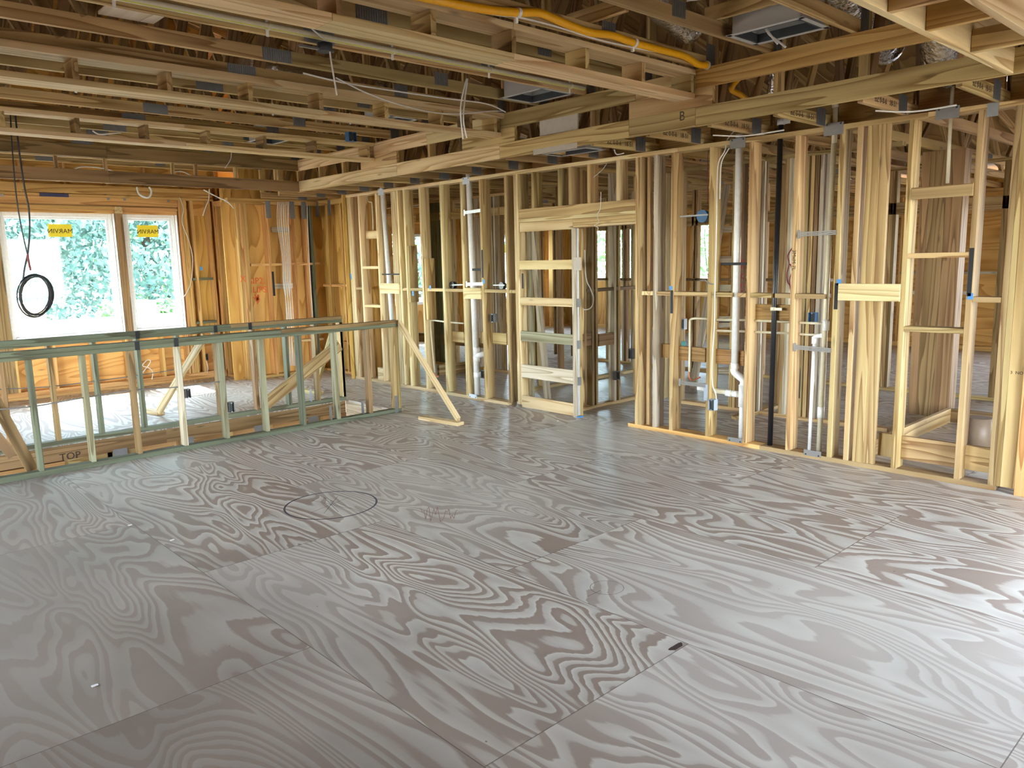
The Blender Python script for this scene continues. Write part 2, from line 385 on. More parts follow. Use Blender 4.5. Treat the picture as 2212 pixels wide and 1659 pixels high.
# plates
box('bottom_plate', wr, PALE, (XW, XW+DW), (10.12, 6.73), (0, T2))
box('bottom_plate', wr, WARM, (XW, XW+DW), (4.93, 3.45), (0, T2))
box('bottom_plate', wr, PINE, (XW, XW+DW), (3.45, 1.60), (0, T2))
y0 = 10.12
for i, y1 in enumerate((7.9, 4.35, 2.2, 0.9)):
    box('top_plate', wr, PALE if i < 2 else PINE, (XW, XW+DW), (y0, y1+0.002), (ZC-T2, ZC)); y0 = y1
studs = []
def stud(px, n=1, mat=PINE, z=SZ, x0=XW, d=DW, wallp=wr, gap=0.0015, py=640, name='stud'):
    y = yx(px, py, x0)
    for k in range(n):
        box(name, wallp, mat, (x0, x0+d), (y-k*(T2+gap), y-k*(T2+gap)-T2), z)
    return y, y-n*(T2+gap)
single = [(751, 2, GREY), (760, 3, PALE), (782.8, 1, PALE), (819.8, 1, PALE), (865.3, 1, PALE), (879.2, 1, PALE), (913.1, 1, PALE), (956.8, 1, PALE),
          (1000.6, 1, PALE), (1041, 1, PINE), (1094.1, 1, PINE), (1113.8, 2, PALE)]
occ = []
for px, n, mt in single: occ.append(stud(px, n, mt))
rightst = [(1371.9, 2, PINE), (1410.5, 1, GREY), (1447.5, 1, PINE), (1528.1, 1, PINE), (1611.6, 1, PINE), (1707.1, 1, PINE), (1799.5, 1, PINE),
           (1836.6, 1, PINE), (1944.1, 1, PINE), (2086.6, 1, PINE), (2163.8, 2, PINE)]
occ2 = []
for px, n, mt in rightst: occ2.append(stud(px, n, mt))
# partition backers: boards turned flat
def flat(pxa, pxb, mat, x0=XW+0.03, z=SZ):
    box('backing_board', wr, mat, (x0, x0+T2), (yx(pxa, 640, x0), yx(pxb, 640, x0)), z)
flat(853.5, 864.5, PALE)
flat(1857, 1881, PINE, XW+0.004); flat(1882, 1905, PINE, XW+0.012)
flat(1397, 1404, PINE, XW+0.06)
flat(2179, 2191, PINE, XW+0.004); flat(2192, 2226, PINE, XW+0.002); 
box('stud', wr, WARM, (XW-0.03, XW+DW), (yx(2227), yx(2227)-0.14), (0, ZC))
# sister pieces
ys = yx(882.5, 620)
box('sister_board', wr, PINE, (XW-0.001, XW+0.139), (ys, ys-T2), (1.18, 1.93)); 
ys = yx(918.5, 620)
box('sister_board', wr, PINE, (XW-0.001, XW+0.139), (ys, ys-T2), (0.96, 1.76))
# mid-height blocking
def blocks(a, b, z0=1.335, mat=PINE, x=(XW+0.002, XW+0.138)):
    if a-b > 0.02: box('blocking', wr, mat, x, (a-0.0015, b+0.0015), (z0, z0+T2))
def yb(px): return yx(px, 632)
for a, b in ((770.5, 782.8),): blocks(occ[1][1], occ[2][0])
ps = [occ[4], occ[5], occ[6], occ[7], occ[8]]
blocks(occ[4][1], occ[5][0]); blocks(ys if False else occ[5][1]-0.04, occ[6][0]); blocks(occ[6][1]-0.04, occ[7][0]); blocks(occ[7][1], occ[8][0])
blocks(occ[9][1], occ[10][0]); blocks(occ[10][1], occ[11][0])
blocks(occ2[0][1], occ2[1][0], 1.345, PALE); blocks(occ2[1][1], occ2[2][0], 1.345); blocks(occ2[2][1], occ2[3][0], 1.345); 
blocks(occ2[3][1], yb(1580), 1.345); blocks(yb(1592), occ2[4][0], 1.345)
blocks(occ2[4][1], yb(1666), 1.345); blocks(yb(1673), occ2[5][0], 1.345); blocks(occ2[5][1], yb(1780), 1.345)
blocks(occ2[9][1], occ2[10][0], 1.345)
# lower blocks in the left bays
def blk(pa, pb, za, zb, x=(XW, XW+0.14), mat=PALE, name='blocking'):
    box(name, wr, mat, x, (yx(pa), yx(pb)), (za, zb))
zz = lambda px, py, X=XW: onX(px, py, X).z
blocks(occ[2][1], occ[3][0], zz(803, 581), PALE); blocks(occ[2][1], occ[3][0], zz(805, 664), PALE)
box('blocking', wr, PALE, (XW+0.08, XW+0.118), (yx(787), occ[3][0]), (zz(803, 515), zz(803, 498)))
box('blocking', wr, PALE, (XW+0.05, XW+0.088), (yx(810, 810), occ[3][0]), (zz(815, 822), zz(815, 795)))
box('face_board', wr, PALE, (XW-0.02, XW-0.0005), (yx(824), yx(865)), (zz(845, 634), zz(845, 612)))
box('face_board', wr, PALE, (XW-0.02, XW-0.0005), (yx(1003.5), yx(1041)), (zz(1022, 645.5), zz(1022, 622)))
box('face_board', wr, PALE, (XW-0.02, XW-0.0005), (yx(1812), yx(1945)), (zz(1880, 650), zz(1880, 613)))
box('blocking', wr, PINE, (XW-0.02, XW-0.0005), (yx(1971, 415), yx(2103, 415)), (zz(2037, 427), zz(2037, 401)))
box('blocking', wr, PINE, (XW+0.002, XW+0.137), (occ2[8][1], occ2[9][0]), (zz(2027, 557), zz(2027, 549.5)+0.012))
box('blocking', wr, PINE, (XW+0.002, XW+0.137), (occ2[8][1], occ2[9][0]), (zz(2020, 719), zz(2020, 708)))
for a, b, t in ((occ2[7][1]-0.20, occ2[8][0], 0), (occ2[8][1], occ2[9][0], 1), (occ2[9][1], occ2[10][0], 2)):
    box('blocking', wr, PINE, (XW+0.09, XW+0.128), (a, b), (0.10, 0.285))
# brown laminated blocks let in at the back of the wall
for a, b, yc in ((1430, 1447, 758), (1463, 1523, 765), (1546, 1607, 772), (1630, 1705, 675)):
    xb = XW+0.10; z = zz((a+b)/2, yc, xb)
    box('laminated_block', wr, LVL, (xb, xb+T2), (yx(a, yc, xb), yx(b, yc, xb)), (z-0.068, z+0.068))
for a, b, yc in ((971, 1002, 728), (1037, 1053, 730), (1064, 1094, 732)):
    xb = XW+0.102; z = zz((a+b)/2, yc, xb)
    box('blocking', wr, PINE, (xb, xb+T2), (yx(a, yc, xb), yx(b, yc, xb)), (z-0.07, z+0.07))

# header over the door opening, cripples
YD0, YD1 = occ[11][1], occ2[0][0]
zh = (zz(1240, 475), zz(1240, 452))
box('header', wr, PINE, (XW-0.003, XW+0.035), (YD0, YD1), (zz(1150, 471), zz(1150, 457)+0.035))
box('header', wr, PINE, (XW+0.04, XW+0.14), (YD0, YD1), (zz(1150, 471), zz(1150, 457)+0.035))
zb = zz(1150, 471)
box('header_plate', wr, PALE, (XW, XW+0.14), (YD0, YD1), (zb-T2-0.001, zb-0.001))
ym = yx(1237, 490)
box('header_plate', wr, PINE, (XW-0.001, XW+0.14), (ym, YD1), (zb-2*T2-0.03, zb-T2-0.003))
box('header_plate', wr, PALE, (XW+0.01, XW+0.13), (ym, YD1), (zb-2*T2-0.055, zb-2*T2-0.032))
zt = zz(1150, 457)+0.036
for px, mt in ((1118, PINE), (1148, PINE), (1205, PINE), (1228, PINE), (1268, PINE), (1331, PALE)):
    y = yx(px, 420); box('cripple_stud', wr, mt, (XW, XW+DW), (y, y-T2), (zt, ZC-T2))

# pocket door frame
pf = empty('pocket_door_frame', (XW+0.07, 6.2, 0), 'light pine pocket door frame with ladder rungs beside the doorway', 'door frame')
yA, yB = YD0, ym
box('top_rail', pf, PALE, (XW, XW+0.02), (yA-0.012, yB), (zb-2*T2-0.07, zb-T2-0.004))
for py_a, py_b, mt in ((562, 582, PALE), (643.5, 661, PALE), (719, 741, TRSTUD), (793, 822, GREY), (862, 894.5, PALE)):
    box('rung', pf, mt, (XW-0.004, XW+0.018), (yx(1124.5, 700), yx(1237, 700)), (max(0.012, zz(1180, py_b)), zz(1180, py_a)))
for x0 in (XW+0.012, ):
    for px in (1236.5,):
        box('slotted_stud', pf, GREY, (XW-0.002, XW+0.03), (yx(px, 700), yx(px, 700)-0.045), (0.0, zb-2*T2-0.06))
box('slotted_stud', pf, PINE, (XW+0.06, XW+0.14), (yx(1245, 700, XW+0.1)-0.01, yx(1245, 700, XW+0.1)-0.055), (0.0, zb-2*T2-0.06))
box('steel_channel', pf, BRPL, (XW+0.032, XW+0.058), (yB-0.012, yB-0.03), (0.02, zb-2*T2-0.06))
for zc in (0.35, 0.75, 1.2): box('steel_clip', pf, GALV, (XW+0.02, XW+0.07), (yB-0.03, yB-0.044), (zc, zc+0.09))
box('mounting_block', pf, PAPER, (XW-0.012, XW-0.0025), (yx(1241, 570), yx(1256, 570)), (zz(1248, 584), zz(1248, 556)))
box('blue_spacer', pf, BLUET, (XW+0.0, XW+0.07), (yB-0.03, yB-0.07), (0.001, 0.012), label='light blue plastic floor spacer')
# rear rungs of the same pocket frame: stud faces
for px in (1131, 1140): 
    y = yx(px, 640, XW+0.09); box('rear_stud', pf, TRSTUD, (XW+0.09, XW+0.138), (y, y-T2), (T2, zb-2*T2-0.06))
lean = bar('leaning_board', None, GREY, onX(1150, 500, 6.75), Vector((6.72, onX(1183, 868, 6.72).y, 0.02)), 0.089, T2, (0, 1, 0))
tag(lean, 'pale board leaning behind the pocket door frame rungs', 'board')

# ---------- alcove: short side wall with orange sheathing (X = 6.40) and back wall (Y = 11.3), return wall, window wall
ws = stud_wall('wall_alcove_side', 'orange sheathed side wall of the far corner recess', (6.4, 10.9, 0))
box('sheathing', ws, SHEATH, (6.54, 6.555), (9.6, 11.44), (0, 2.95))
box('bottom_plate', ws, WARM, (6.40, 6.54), (10.14, 11.3), (0, T2)); box('top_plate', ws, WARM, (6.40, 6.54), (10.14, 11.3), (ZC-2*T2, ZC))
for py in (680.5, 711.5):
    y = yx(py, 600, 6.40); box('stud', ws, WARM, (6.40, 6.539), (y, y-T2), (T2, ZC-2*T2))
y = yx(741, 600, 6.40); box('stud', ws, WARM, (6.40, 6.539), (y, y-T2), (T2, ZC-2*T2))
for a, b in ((11.29, 10.0),):
    box('blocking', ws, WARM, (6.41, 6.538), (11.28, 10.16), (1.36, 1.398)); box('blocking', ws, WARM, (6.41, 6.538), (11.28, 10.16), (0.46, 0.498))
box('gap_panel', ws, SHEATH, (6.15, 6.54), (10.135, 10.15), (0, ZC))

wc = stud_wall('wall_alcove_back', 'back wall of the recess with sheathing and cable bundle', (5.8, 11.3, 0))
box('sheathing', wc, SHEATH, (4.9, 6.54), (11.44, 11.455), (0, 2.95))
box('bottom_plate', wc, WARM, (5.05, 6.40), (11.30, 11.439), (0, T2)); box('top_plate', wc, WARM, (4.95, 6.40), (11.30, 11.439), (ZC-2*T2, ZC))
for px, mt in ((576.5, WARM), (632, WARM), (660, WARM), (671, TREAT)):
    x = onY(px, 500, 11.3).x; box('stud', wc, mt, (x, x+T2), (11.30, 11.439), (T2, ZC-2*T2))
for k in range(4): box('stud', wc, WARM, (5.06+k*0.04, 5.098+k*0.04), (11.30+0.0, 11.439), (T2, ZC-2*T2))
box('blocking', wc, WARM, (5.235, 6.38), (11.302, 11.43), (zz(600, 574, 5.6) if False else onY(600, 574, 11.3).z, onY(600, 574, 11.3).z+T2))
for py in (496, 618): 
    z = onY(610, py, 11.4).z; box('blocking', wc, GREY, (onY(587, py, 11.4).x, onY(633, py, 11.4).x), (11.40, 11.435), (z-0.04, z+0.04))
box('blocking', wc, PALE, (5.9, 6.38), (11.302, 11.43), (0.50, 0.538))
text('writing', wc, ORINK, 'SIP2\nCLIPS', (onY(554, 617, 11.435).x, 11.4375, onY(554, 617, 11.43).z), (1, 0, 0), (0, 0, 1), 0.135)
def splat(bm):
    c = onY(556, 645, 11.436)
    for k in range(18):
        a = k*math.pi*2/18+R_.random()*0.2; r = 0.03+0.05*R_.random()
        d = Vector((math.cos(a), 0, math.sin(a)*1.2)); n = Vector((-d.z, 0, d.x))*0.006
        v = [bm.verts.new(c+p+Vector((0, 0.0, 0))) for p in (n*0.6, d*r+n, d*r-n, -n*0.6)]
        bm.faces.new(v)
multi('paint_splat', wc, ORINK, splat)
text('writing', wc, ORINK, 'X', (5.09, 11.297, 1.52), (1, 0, 0), (0, 0, 1), 0.13)

wt = stud_wall('wall_return', 'short return wall between the window wall and the recess', (5.05, 11.7, 0))
box('sheathing', wt, SHEATH, (5.19, 5.205), (11.46, 12.17), (0, 2.95))
box('bottom_plate', wt, WARM, (5.05, 5.189), (11.30, 12.03), (0, T2)) if False else None
for y in (11.45, 11.49, 11.76, 11.98):
    box('stud', wt, WARM, (5.05, 5.189), (y, y+T2), (T2, ZC-2*T2))
box('bottom_plate', wt, WARM, (5.05, 5.189), (11.445, 12.03), (0, T2)); box('top_plate', wt, WARM, (5.05, 5.189), (11.445, 12.03), (ZC-2*T2, ZC))
box('blocking', wt, PALE, (5.06, 5.18), (11.53, 11.76), (onX(474, 518, 5.05).z, onX(474, 518, 5.05).z+T2)); box('blocking', wt, PALE, (5.06, 5.18), (11.53, 11.98), (0.78, 0.818))

# window wall
YF = 12.03
wf = stud_wall('wall_far', 'orange sheathed window wall at the far end', (2.5, YF, 0))
wins = [(0.40, 2.02), (2.20, 3.60), (3.73, 4.47)]
WZ0, WZ1 = 0.78, 2.485
YS = YF+0.14
def sheath_panel(x, z): box('sheathing', wf, SHEATH, x, (YS, YS+0.015), z)
sheath_panel((-3.0, 5.19), (WZ1, 5.9)); sheath_panel((-3.0, 5.19), (-0.4, WZ0)); sheath_panel((-3.0, wins[0][0]), (WZ0, WZ1))
sheath_panel((wins[0][1], wins[1][0]), (WZ0, WZ1)); sheath_panel((wins[1][1], wins[2][0]), (WZ0, WZ1)); sheath_panel((wins[2][1], 5.19), (WZ0, WZ1))
box('bottom_plate', wf, WARM, (-3, 5.04), (YF, YS-0.001), (0, T2)); box('bottom_plate', wf, WARM, (-3, 5.04), (YF+0.004, YS-0.001), (T2+0.001, 2*T2+0.03))
box('top_plate', wf, WARM, (-3, 5.04), (YF, YS-0.001), (ZC, ZC+T2)); 
box('header', wf, WARM, (-3, 4.50), (YF+0.002, YF+0.04), (WZ1+0.115, ZC-0.001)); box('header', wf, WARM, (-3, 4.50), (YF+0.06, YF+0.139), (WZ1+0.10, ZC-0.001))
for a, b in wins:
    box('window_head', wf, WARM, (a-0.02, b+0.02), (YF+0.004, YF+0.135), (WZ1+0.055, WZ1+0.095))
    box('window_head', wf, WARM, (a-0.02, b+0.02), (YF+0.03, YF+0.135), (WZ1, WZ1+0.053))
    box('window_sill_plate', wf, WARM, (a-0.02, b+0.02), (YF, YF+0.135), (WZ0-0.04, WZ0-0.002))
    n = max(2, round((b-a)/0.4)); 
    for k in range(n+1):
        x = a-0.02+(b-a)*k/n; box('cripple_stud', wf, WARM, (x, x+T2), (YF, YF+0.138), (2*T2+0.031, WZ0-0.042))
for x0, x1, mt in ((2.035, 2.19, BRWN), (3.615, 3.715, BRWN)):
    box('post', wf, BRWN, (x0, x1), (YF-0.002, YF+0.138), (0.11, WZ1+0.0)); 
    box('post', wf, PALE, (x0+0.005, x1+0.005), (YF-0.002, YF+0.138), (WZ1+0.001, WZ1+0.098))
for x in (4.50, 4.54, 4.58): box('stud', wf, WARM, (x, x+T2), (YF, YF+0.138), (2*T2+0.031, ZC-0.001))
for px in (421, 458, 470):
    x = onY(px, 560, YF).x; box('stud', wf, WARM, (x, x+T2), (YF, YF+0.138), (2*T2+0.031, ZC-0.001))
for py in (603, 697):
    z = onY(430, py, YF).z
    xa = onY(421, 560, YF).x; xb = onY(458, 560, YF).x
    box('blocking', wf, TREAT, (4.625, xa-0.002), (YF+0.003, YF+0.12), (z-T2/2, z+T2/2)); box('blocking', wf, TREAT, (xa+T2+0.002, xb-0.002), (YF+0.003, YF+0.12), (z-T2/2, z+T2/2))
# members above the plate and gable studs
box('upper_beam', wf, WARM, (-3, 5.0), (YF-0.05, YF-0.012), (ZC+0.045, ZC+0.16))
for k in range(11):
    x = -0.1+k*0.52; box('gable_stud', wf, WARM, (x, x+T2), (YS-0.09, YS-0.001), (ZC+T2+0.001, 5.3))
# blue flashing scrap
box('flashing_scrap', wf, plain('navy_strip', (0.02, 0.025, 0.10), 0.5), (onY(86, 428, YF).x, onY(149, 432, YF).x), (YF-0.012, YF-0.006), (ZC-0.01, ZC+0.036))
for px in (6, 235, 270, 364):
    c = onY(px, 436, YF); box('screw_washer', wf, GALV, (c.x-0.015, c.x+0.015), (YF-0.009, YF-0.0005), (ZC-0.03, ZC+0.005))

box('sheathing', wf, SHEATH, (5.206, 6.54), (11.456, 11.47), (2.951, 5.9)); 

# windows
for i, (a, b) in enumerate(wins):
    w = empty('window_%d' % (i+1), ((a+b)/2, YF+0.1, WZ0), kind='structure', label=['leftmost window cut off by the picture edge', 'large white framed window with yellow sticker', 'narrow white framed window with yellow sticker'][i])
    y0, y1 = YF+0.075, YF+0.155; f = 0.055
    for nm, x, z in (('frame', (a+0.005, a+f), (WZ0, WZ1)), ('frame', (b-f, b-0.005), (WZ0, WZ1)), ('frame', (a+f, b-f), (WZ0, WZ0+f)), ('frame', (a+f, b-f), (WZ1-f, WZ1))):
        box(nm, w, WHITEF, x, (y0, y1), z, bev=0.004)
    s = 0.03
    for x, z in (((a+f, a+f+s), (WZ0+f, WZ1-f)), ((b-f-s, b-f), (WZ0+f, WZ1-f)), ((a+f+s, b-f-s), (WZ0+f, WZ0+f+s)), ((a+f+s, b-f-s), (WZ1-f-s, WZ1-f))):
        box('sash', w, WHITEF, x, (y0+0.02, y1-0.012), z, bev=0.003)
    box('pane', w, GLASS, (a+f+s, b-f-s), (y0+0.045, y0+0.05), (WZ0+f+s, WZ1-f-s), bev=0)
    box('flashing_tape', w, TAPEW, (b-0.004, b+0.008), (YF+0.01, YF+0.074), (WZ0, WZ1)) 
    box('flashing_tape', w, TAPEW, (a, b), (YF+0.01, YF+0.074), (WZ0-0.0015, WZ0+0.004))
    if i:
        cx = (a+b)/2 + (0.03 if i == 1 else -0.02); cz = WZ1-0.235
        st = box('sticker', w, YSTK, (cx-0.145, cx+0.145), (y0+0.0435, y0+0.0445), (cz-0.085, cz+0.085), bev=0, label='yellow maker sticker')
        text('lettering', st, INK, 'MARVIN', (cx, y0+0.043, cz-0.01), (1, 0, 0), (0, 0, 1), 0.085, mirror=True)

# ---------- out of frame enclosing walls (left, rear) with big openings placed and sized to steer the daylight
wl = stud_wall('wall_left', 'left outer wall with wide openings sized for daylight, outside the frame', (-2.6, 5, 0))
for y in ((-3.6, 4.6), (6.3, 6.5), (8.2, 12.2)): box('wall_panel', wl, SHEATH, (-2.75, -2.6), y, (-0.4, 3.0))
box('wall_panel', wl, SHEATH, (-2.75, -2.6), (-3.6, 12.2), (2.5, 3.4)); box('wall_panel', wl, SHEATH, (-2.75, -2.6), (-3.6, 12.2), (-0.4, 0.1))
wq = stud_wall('wall_rear', 'rear outer wall with wide openings sized for daylight, behind the viewer', (4, -1.5, 0))
for x in ((-2.75, 3.3), (4.7, 4.8), (6.2, 15.0)): box('wall_panel', wq, SHEATH, x, (-1.65, -1.5), (-0.4, 3.0))
box('wall_panel', wq, SHEATH, (-2.75, 15.0), (-1.65, -1.5), (2.6, 5.9))

# ---------- east outer wall X = 14.85
XE = 14.85
we = stud_wall('wall_east', 'outer wall beyond the rooms on the right', (XE, 5, 0))
ewin = [(-2.6, -0.2), (0.6, 2.6), (9.45, 10.012), (11.7, 13.2)]
ys = [-3.6]+[v for w in ewin for v in w]+[13.85]
for a, b in zip(ys[::2], ys[1::2]): box('sheathing', we, SHEATH, (XE+0.14, XE+0.155), (a, b), (-0.4, 3.0))
for a, b in ewin:
    z0, z1 = (0.2, 2.45) if a < 5 else (1.15, 2.45)
    box('sheathing', we, SHEATH, (XE+0.14, XE+0.155), (a, b), (-0.4, z0)); box('sheathing', we, SHEATH, (XE+0.14, XE+0.155), (a, b), (z1, 3.0))
box('bottom_plate', we, WARM, (XE, XE+0.139), (-3.6, 13.8), (0, 0.08)); box('top_plate', we, WARM, (XE, XE+0.139), (-3.6, 13.8), (ZC-0.05, ZC+0.0))
y = 8.9
while y > 2.8:
    box('stud', we, WARM if R_.random() < .6 else PALE, (XE, XE+0.139), (y, y-T2), (0.08, ZC-0.05)); y -= 0.41
y = 13.6
while y > 9.0:
    if not any(a-0.05 < y < b+0.05 for a, b in ewin): box('stud', we, WARM, (XE, XE+0.139), (y, y-T2), (0.08, ZC-0.05))
    y -= 0.3
box('blocking', we, GREY, (XE, XE+0.138), (3.0, 5.6), (1.30, 1.34)); box('blocking', we, WARM, (XE+0.02, XE+0.138), (3.0, 8.9), (2.30, 2.42))

# north outer wall of the right rooms, Y = 13.7
wn_ = stud_wall('wall_north', 'outer wall beyond the small rooms on the far right', (10, 13.7, 0))
nwin = [(9.55, 10.45), (12.1, 13.2)]
for x in ((6.5, 9.55), (10.45, 12.1), (13.2, 15.0)): box('sheathing', wn_, SHEATH, x, (13.84, 13.855), (-0.4, 3.0))
for a, b in nwin:
    box('sheathing', wn_, SHEATH, (a, b), (13.84, 13.855), (-0.4, 0.8)); box('sheathing', wn_, SHEATH, (a, b), (13.84, 13.855), (2.3, 3.0))
box('gable_sheathing', wn_, SHEATH, (5.19, 15.3), (13.84, 13.855), (3.001, 5.7)); box('gable_sheathing', wn_, SHEATH, (5.19, 5.205), (12.17, 13.84), (2.0, 5.7))
box('bottom_plate', wn_, WARM, (6.6, 14.8), (13.70, 13.839), (0, T2)); box('top_plate', wn_, WARM, (6.6, 14.8), (13.70, 13.839), (ZC-T2, ZC))
x = 6.9
while x < 14.7:
    if not any(a-0.06 < x < b+0.02 for a, b in nwin): box('stud', wn_, WARM, (x, x+T2), (13.70, 13.839), (T2, ZC-T2))
    x += 0.40
box('sheathing', wn_, SHEATH, (6.50, 6.515), (11.46, 13.84), (-0.0, 2.95))
for i, (ax, bounds) in enumerate([('n', nwin[0]), ('n', nwin[1]), ('e', ewin[2]), ('e', ewin[3])]):
    a, b = bounds; z0, z1 = (0.8, 2.3) if ax == 'n' else (1.15, 2.45)
    w = empty('window_%d' % (i+4), ((a+b)/2, 13.8, z0) if ax == 'n' else (XE+0.1, (a+b)/2, z0), kind='structure', label='white framed window glimpsed through the studs')
    f = 0.06
    for u, z in (((a, a+f), (z0, z1)), ((b-f, b), (z0, z1)), ((a+f, b-f), (z0, z0+f)), ((a+f, b-f), (z1-f, z1))):
        if ax == 'n': box('frame', w, WHITEF, u, (13.76, 13.84), z)
        else: box('frame', w, WHITEF, (XE+0.06, XE+0.139), u, z)
    if ax == 'n':
        box('pane', w, GLASS, (a+f, b-f), (13.80, 13.804), (z0+f, z1-f), bev=0)
        box('sticker', w, YSTK, ((a+b)/2-0.15, (a+b)/2+0.15), (13.795, 13.797), (z1-0.42, z1-0.22), bev=0, label='yellow maker sticker')
    else: box('pane', w, GLASS, (XE+0.10, XE+0.104), (a+f, b-f), (z0+f, z1-f), bev=0)

# ---------- partitions of the rooms on the right
def partX(name, label, X, ylist, y0, y1, mat=PINE, d=0.089, block=True, packs=()):
    w = stud_wall(name, label, (X, (y0+y1)/2, 0))
    box('bottom_plate', w, mat, (X, X+d), (y0, y1), (0, T2)); box('top_plate', w, mat, (X, X+d), (y0, y1), (ZC-T2, ZC))
    for y in ylist: box('stud', w, R_.choice([PINE, PINE, GREY, BRWN]), (X, X+d), (y, y-T2), (T2, ZC-T2))
    return w
def partY(name, label, Y, xlist, x0, x1, mat=PINE, d=0.089):
    w = stud_wall(name, label, ((x0+x1)/2, Y, 0))
    box('bottom_plate', w, mat, (x0, x1), (Y, Y+d), (0, T2)); box('top_plate', w, mat, (x0, x1), (Y, Y+d), (ZC-T2, ZC))
    for x in xlist: box('stud', w, R_.choice([PINE, PINE, GREY, BRWN]), (x, x+T2), (Y, Y+d), (T2, ZC-T2))
    return w
# closet partition by the doorway, running away from the room
w = partY('wall_closet', 'stud partition running back from the pocket door', 5.82, [onY(px, 700, 5.82).x for px in (1262, 1279, 1287, 1327, 1336)]+[7.62, 7.66], 6.38, 7.75)
z = onY(1300, 626, 5.82).z; box('blocking', w, BRWN, (6.60, 7.6), (5.825, 5.90), (z-T2/2, z+T2/2))
for a, b in ((1262, 1281), (1295, 1327)):
    z = onY(a, 735, 5.82).z; box('blocking', w, BRWN, (onY(a, 730, 5.82).x, onY(b, 730, 5.82).x), (5.826, 5.864), (z-0.07, z+0.07))
# partition X = 8.02, deep left
w = partX('wall_bath', 'second row of studs behind the pipe bays', 8.02, [onX(p, 640, 8.02).y for p in (971, 977, 1029, 1063, 1069, 1080, 1150, 1158)], 8.30, 13.6)
for k in range(7):
    y = onX(930, 640, 8.0).y-k*0.041; box('stud', w, TREAT, (8.02, 8.109), (y, y-T2), (T2, ZC-T2))
box('blocking', w, PINE, (8.02, 8.10), (8.4, 10.9), (2.38, 2.50)); box('blocking', w, BRWN, (8.02, 8.10), (9.2, 13.5), (0.35, 0.50))
# timber stack lying on floor behind the wall
for k in range(4):
    o = box('lumber_piece', None, PALE if k % 2 else PINE, (7.2, 7.95), (9.35-0.0, 9.40), (0.001+k*0.039, 0.039+k*0.039)); tag(o, 'short board in the small stack behind the studs, %s from the floor' % ORD[k], 'board', 'boards stacked on the floor behind the studs')
# middle partition X = 9.95
ml = [onX(p, 640, 9.95).y for p in (1195, 1201, 1232, 1308, 1322, 1343, 1349, 1432, 1441, 1468, 1492, 1500, 1637, 1645, 1690, 1726, 1734, 1760, 1772, 1905, 1912, 1919, 2150, 2158)]
w = partX('wall_middle', 'row of studs two rooms back', 9.95, ml, -2.0, 8.7)
box('blocking', w, GREY, (9.95, 10.03), (3.0, 4.2), (1.20, 1.24)); box('blocking', w, BRWN, (9.95, 10.03), (-1, 2.45), (1.20, 1.24)); box('blocking', w, BRWN, (9.95, 10.03), (4.6, 8.6), (1.345, 1.383))
box('header', w, PINE, (9.95, 10.03), (2.4, 8.6), (2.15, 2.29))
w = partY('wall_hall', 'stud partition crossing the rooms on the right', 7.25, [6.9, 7.3, 7.32, 7.7, 8.1, 8.14, 8.9, 9.3], 6.9, 9.94)
w = partY('wall_shower', 'short partition behind the black pipe', 4.25, [onY(p, 700, 4.25).x for p in (1638, 1643, 1648)]+[8.1, 8.5, 8.54], 7.2, 8.6)
w = partX('wall_inner', 'inner studs near the wide post', 7.6, [onX(p, 640, 7.6).y for p in (1368, 1432, 1466, 1578, 1586, 1594, 1688, 1696, 1720, 1731, 1742, 1752, 1762, 1775)], 2.9, 5.25)
text('writing', w, REDINK, '3/4 X 36', onX(1601, 600, 7.598), (0, 0, 1), (0, 1, 0), 0.11)
# wide built-up post in front of the far room
po = empty('built_up_post', (8.65, 2.9, 0), 'wide brown post of boards nailed together behind the right wall', 'post')
for ya, yb_ in ((3.10, 3.02), (3.018, 2.86), (2.858, 2.70)):
    box('post_board', po, BRWN, (8.65, 8.83), (ya, yb_), (0, ZC-0.001))
# low shower curb
sc = empty('shower_curb', (7.9, 2.5, 0), 'low rectangular curb of boards on the floor behind the wall', 'curb')
box('curb_board', sc, PINE, (6.62, 8.50), (2.62, 2.66), (0, 0.14)); box('curb_board', sc, BRWN, (8.46, 8.50), (1.2, 2.62), (0, 0.14)); 
box('curb_board', sc, BRWN, (8.505, 8.54), (1.2, 2.62), (0, 0.089))
o = tube('paint_bucket', None, plain('bucket_tan', (0.20, 0.14, 0.09), 0.5), [(7.35, 2.05, 0.001), (7.35, 2.05, 0.30)], 0.10, 20); tag(o, 'tan cylinder tub standing inside the low curb', 'bucket')
# ladder frame glimpsed beyond the PVC stack
ld = empty('leaning_ladder_frame', (9.2, 5.3, 0), 'pale ladder like frame leaning behind the white stack pipe', 'ladder')
for a, b in (((1530, 560), (1497, 820)),):
    bar('rail', ld, GREY, onX(1570, 400, 9.3), onX(1497, 840, 8.6), 0.089, 0.04, (0, 1, 0))
bar('rail', ld, GREY, onX(1545, 400, 9.6), onX(1540, 815, 9.6), 0.05, 0.04, (0, 1, 0))
for py in (495, 560, 622, 690, 701, 745, 800):
    bar('rung', ld, GREY, onX(1558 - (py-495)*0.03, py, 9.2), onX(1610, py, 9.2), 0.085, 0.03, (0, 0, 1))

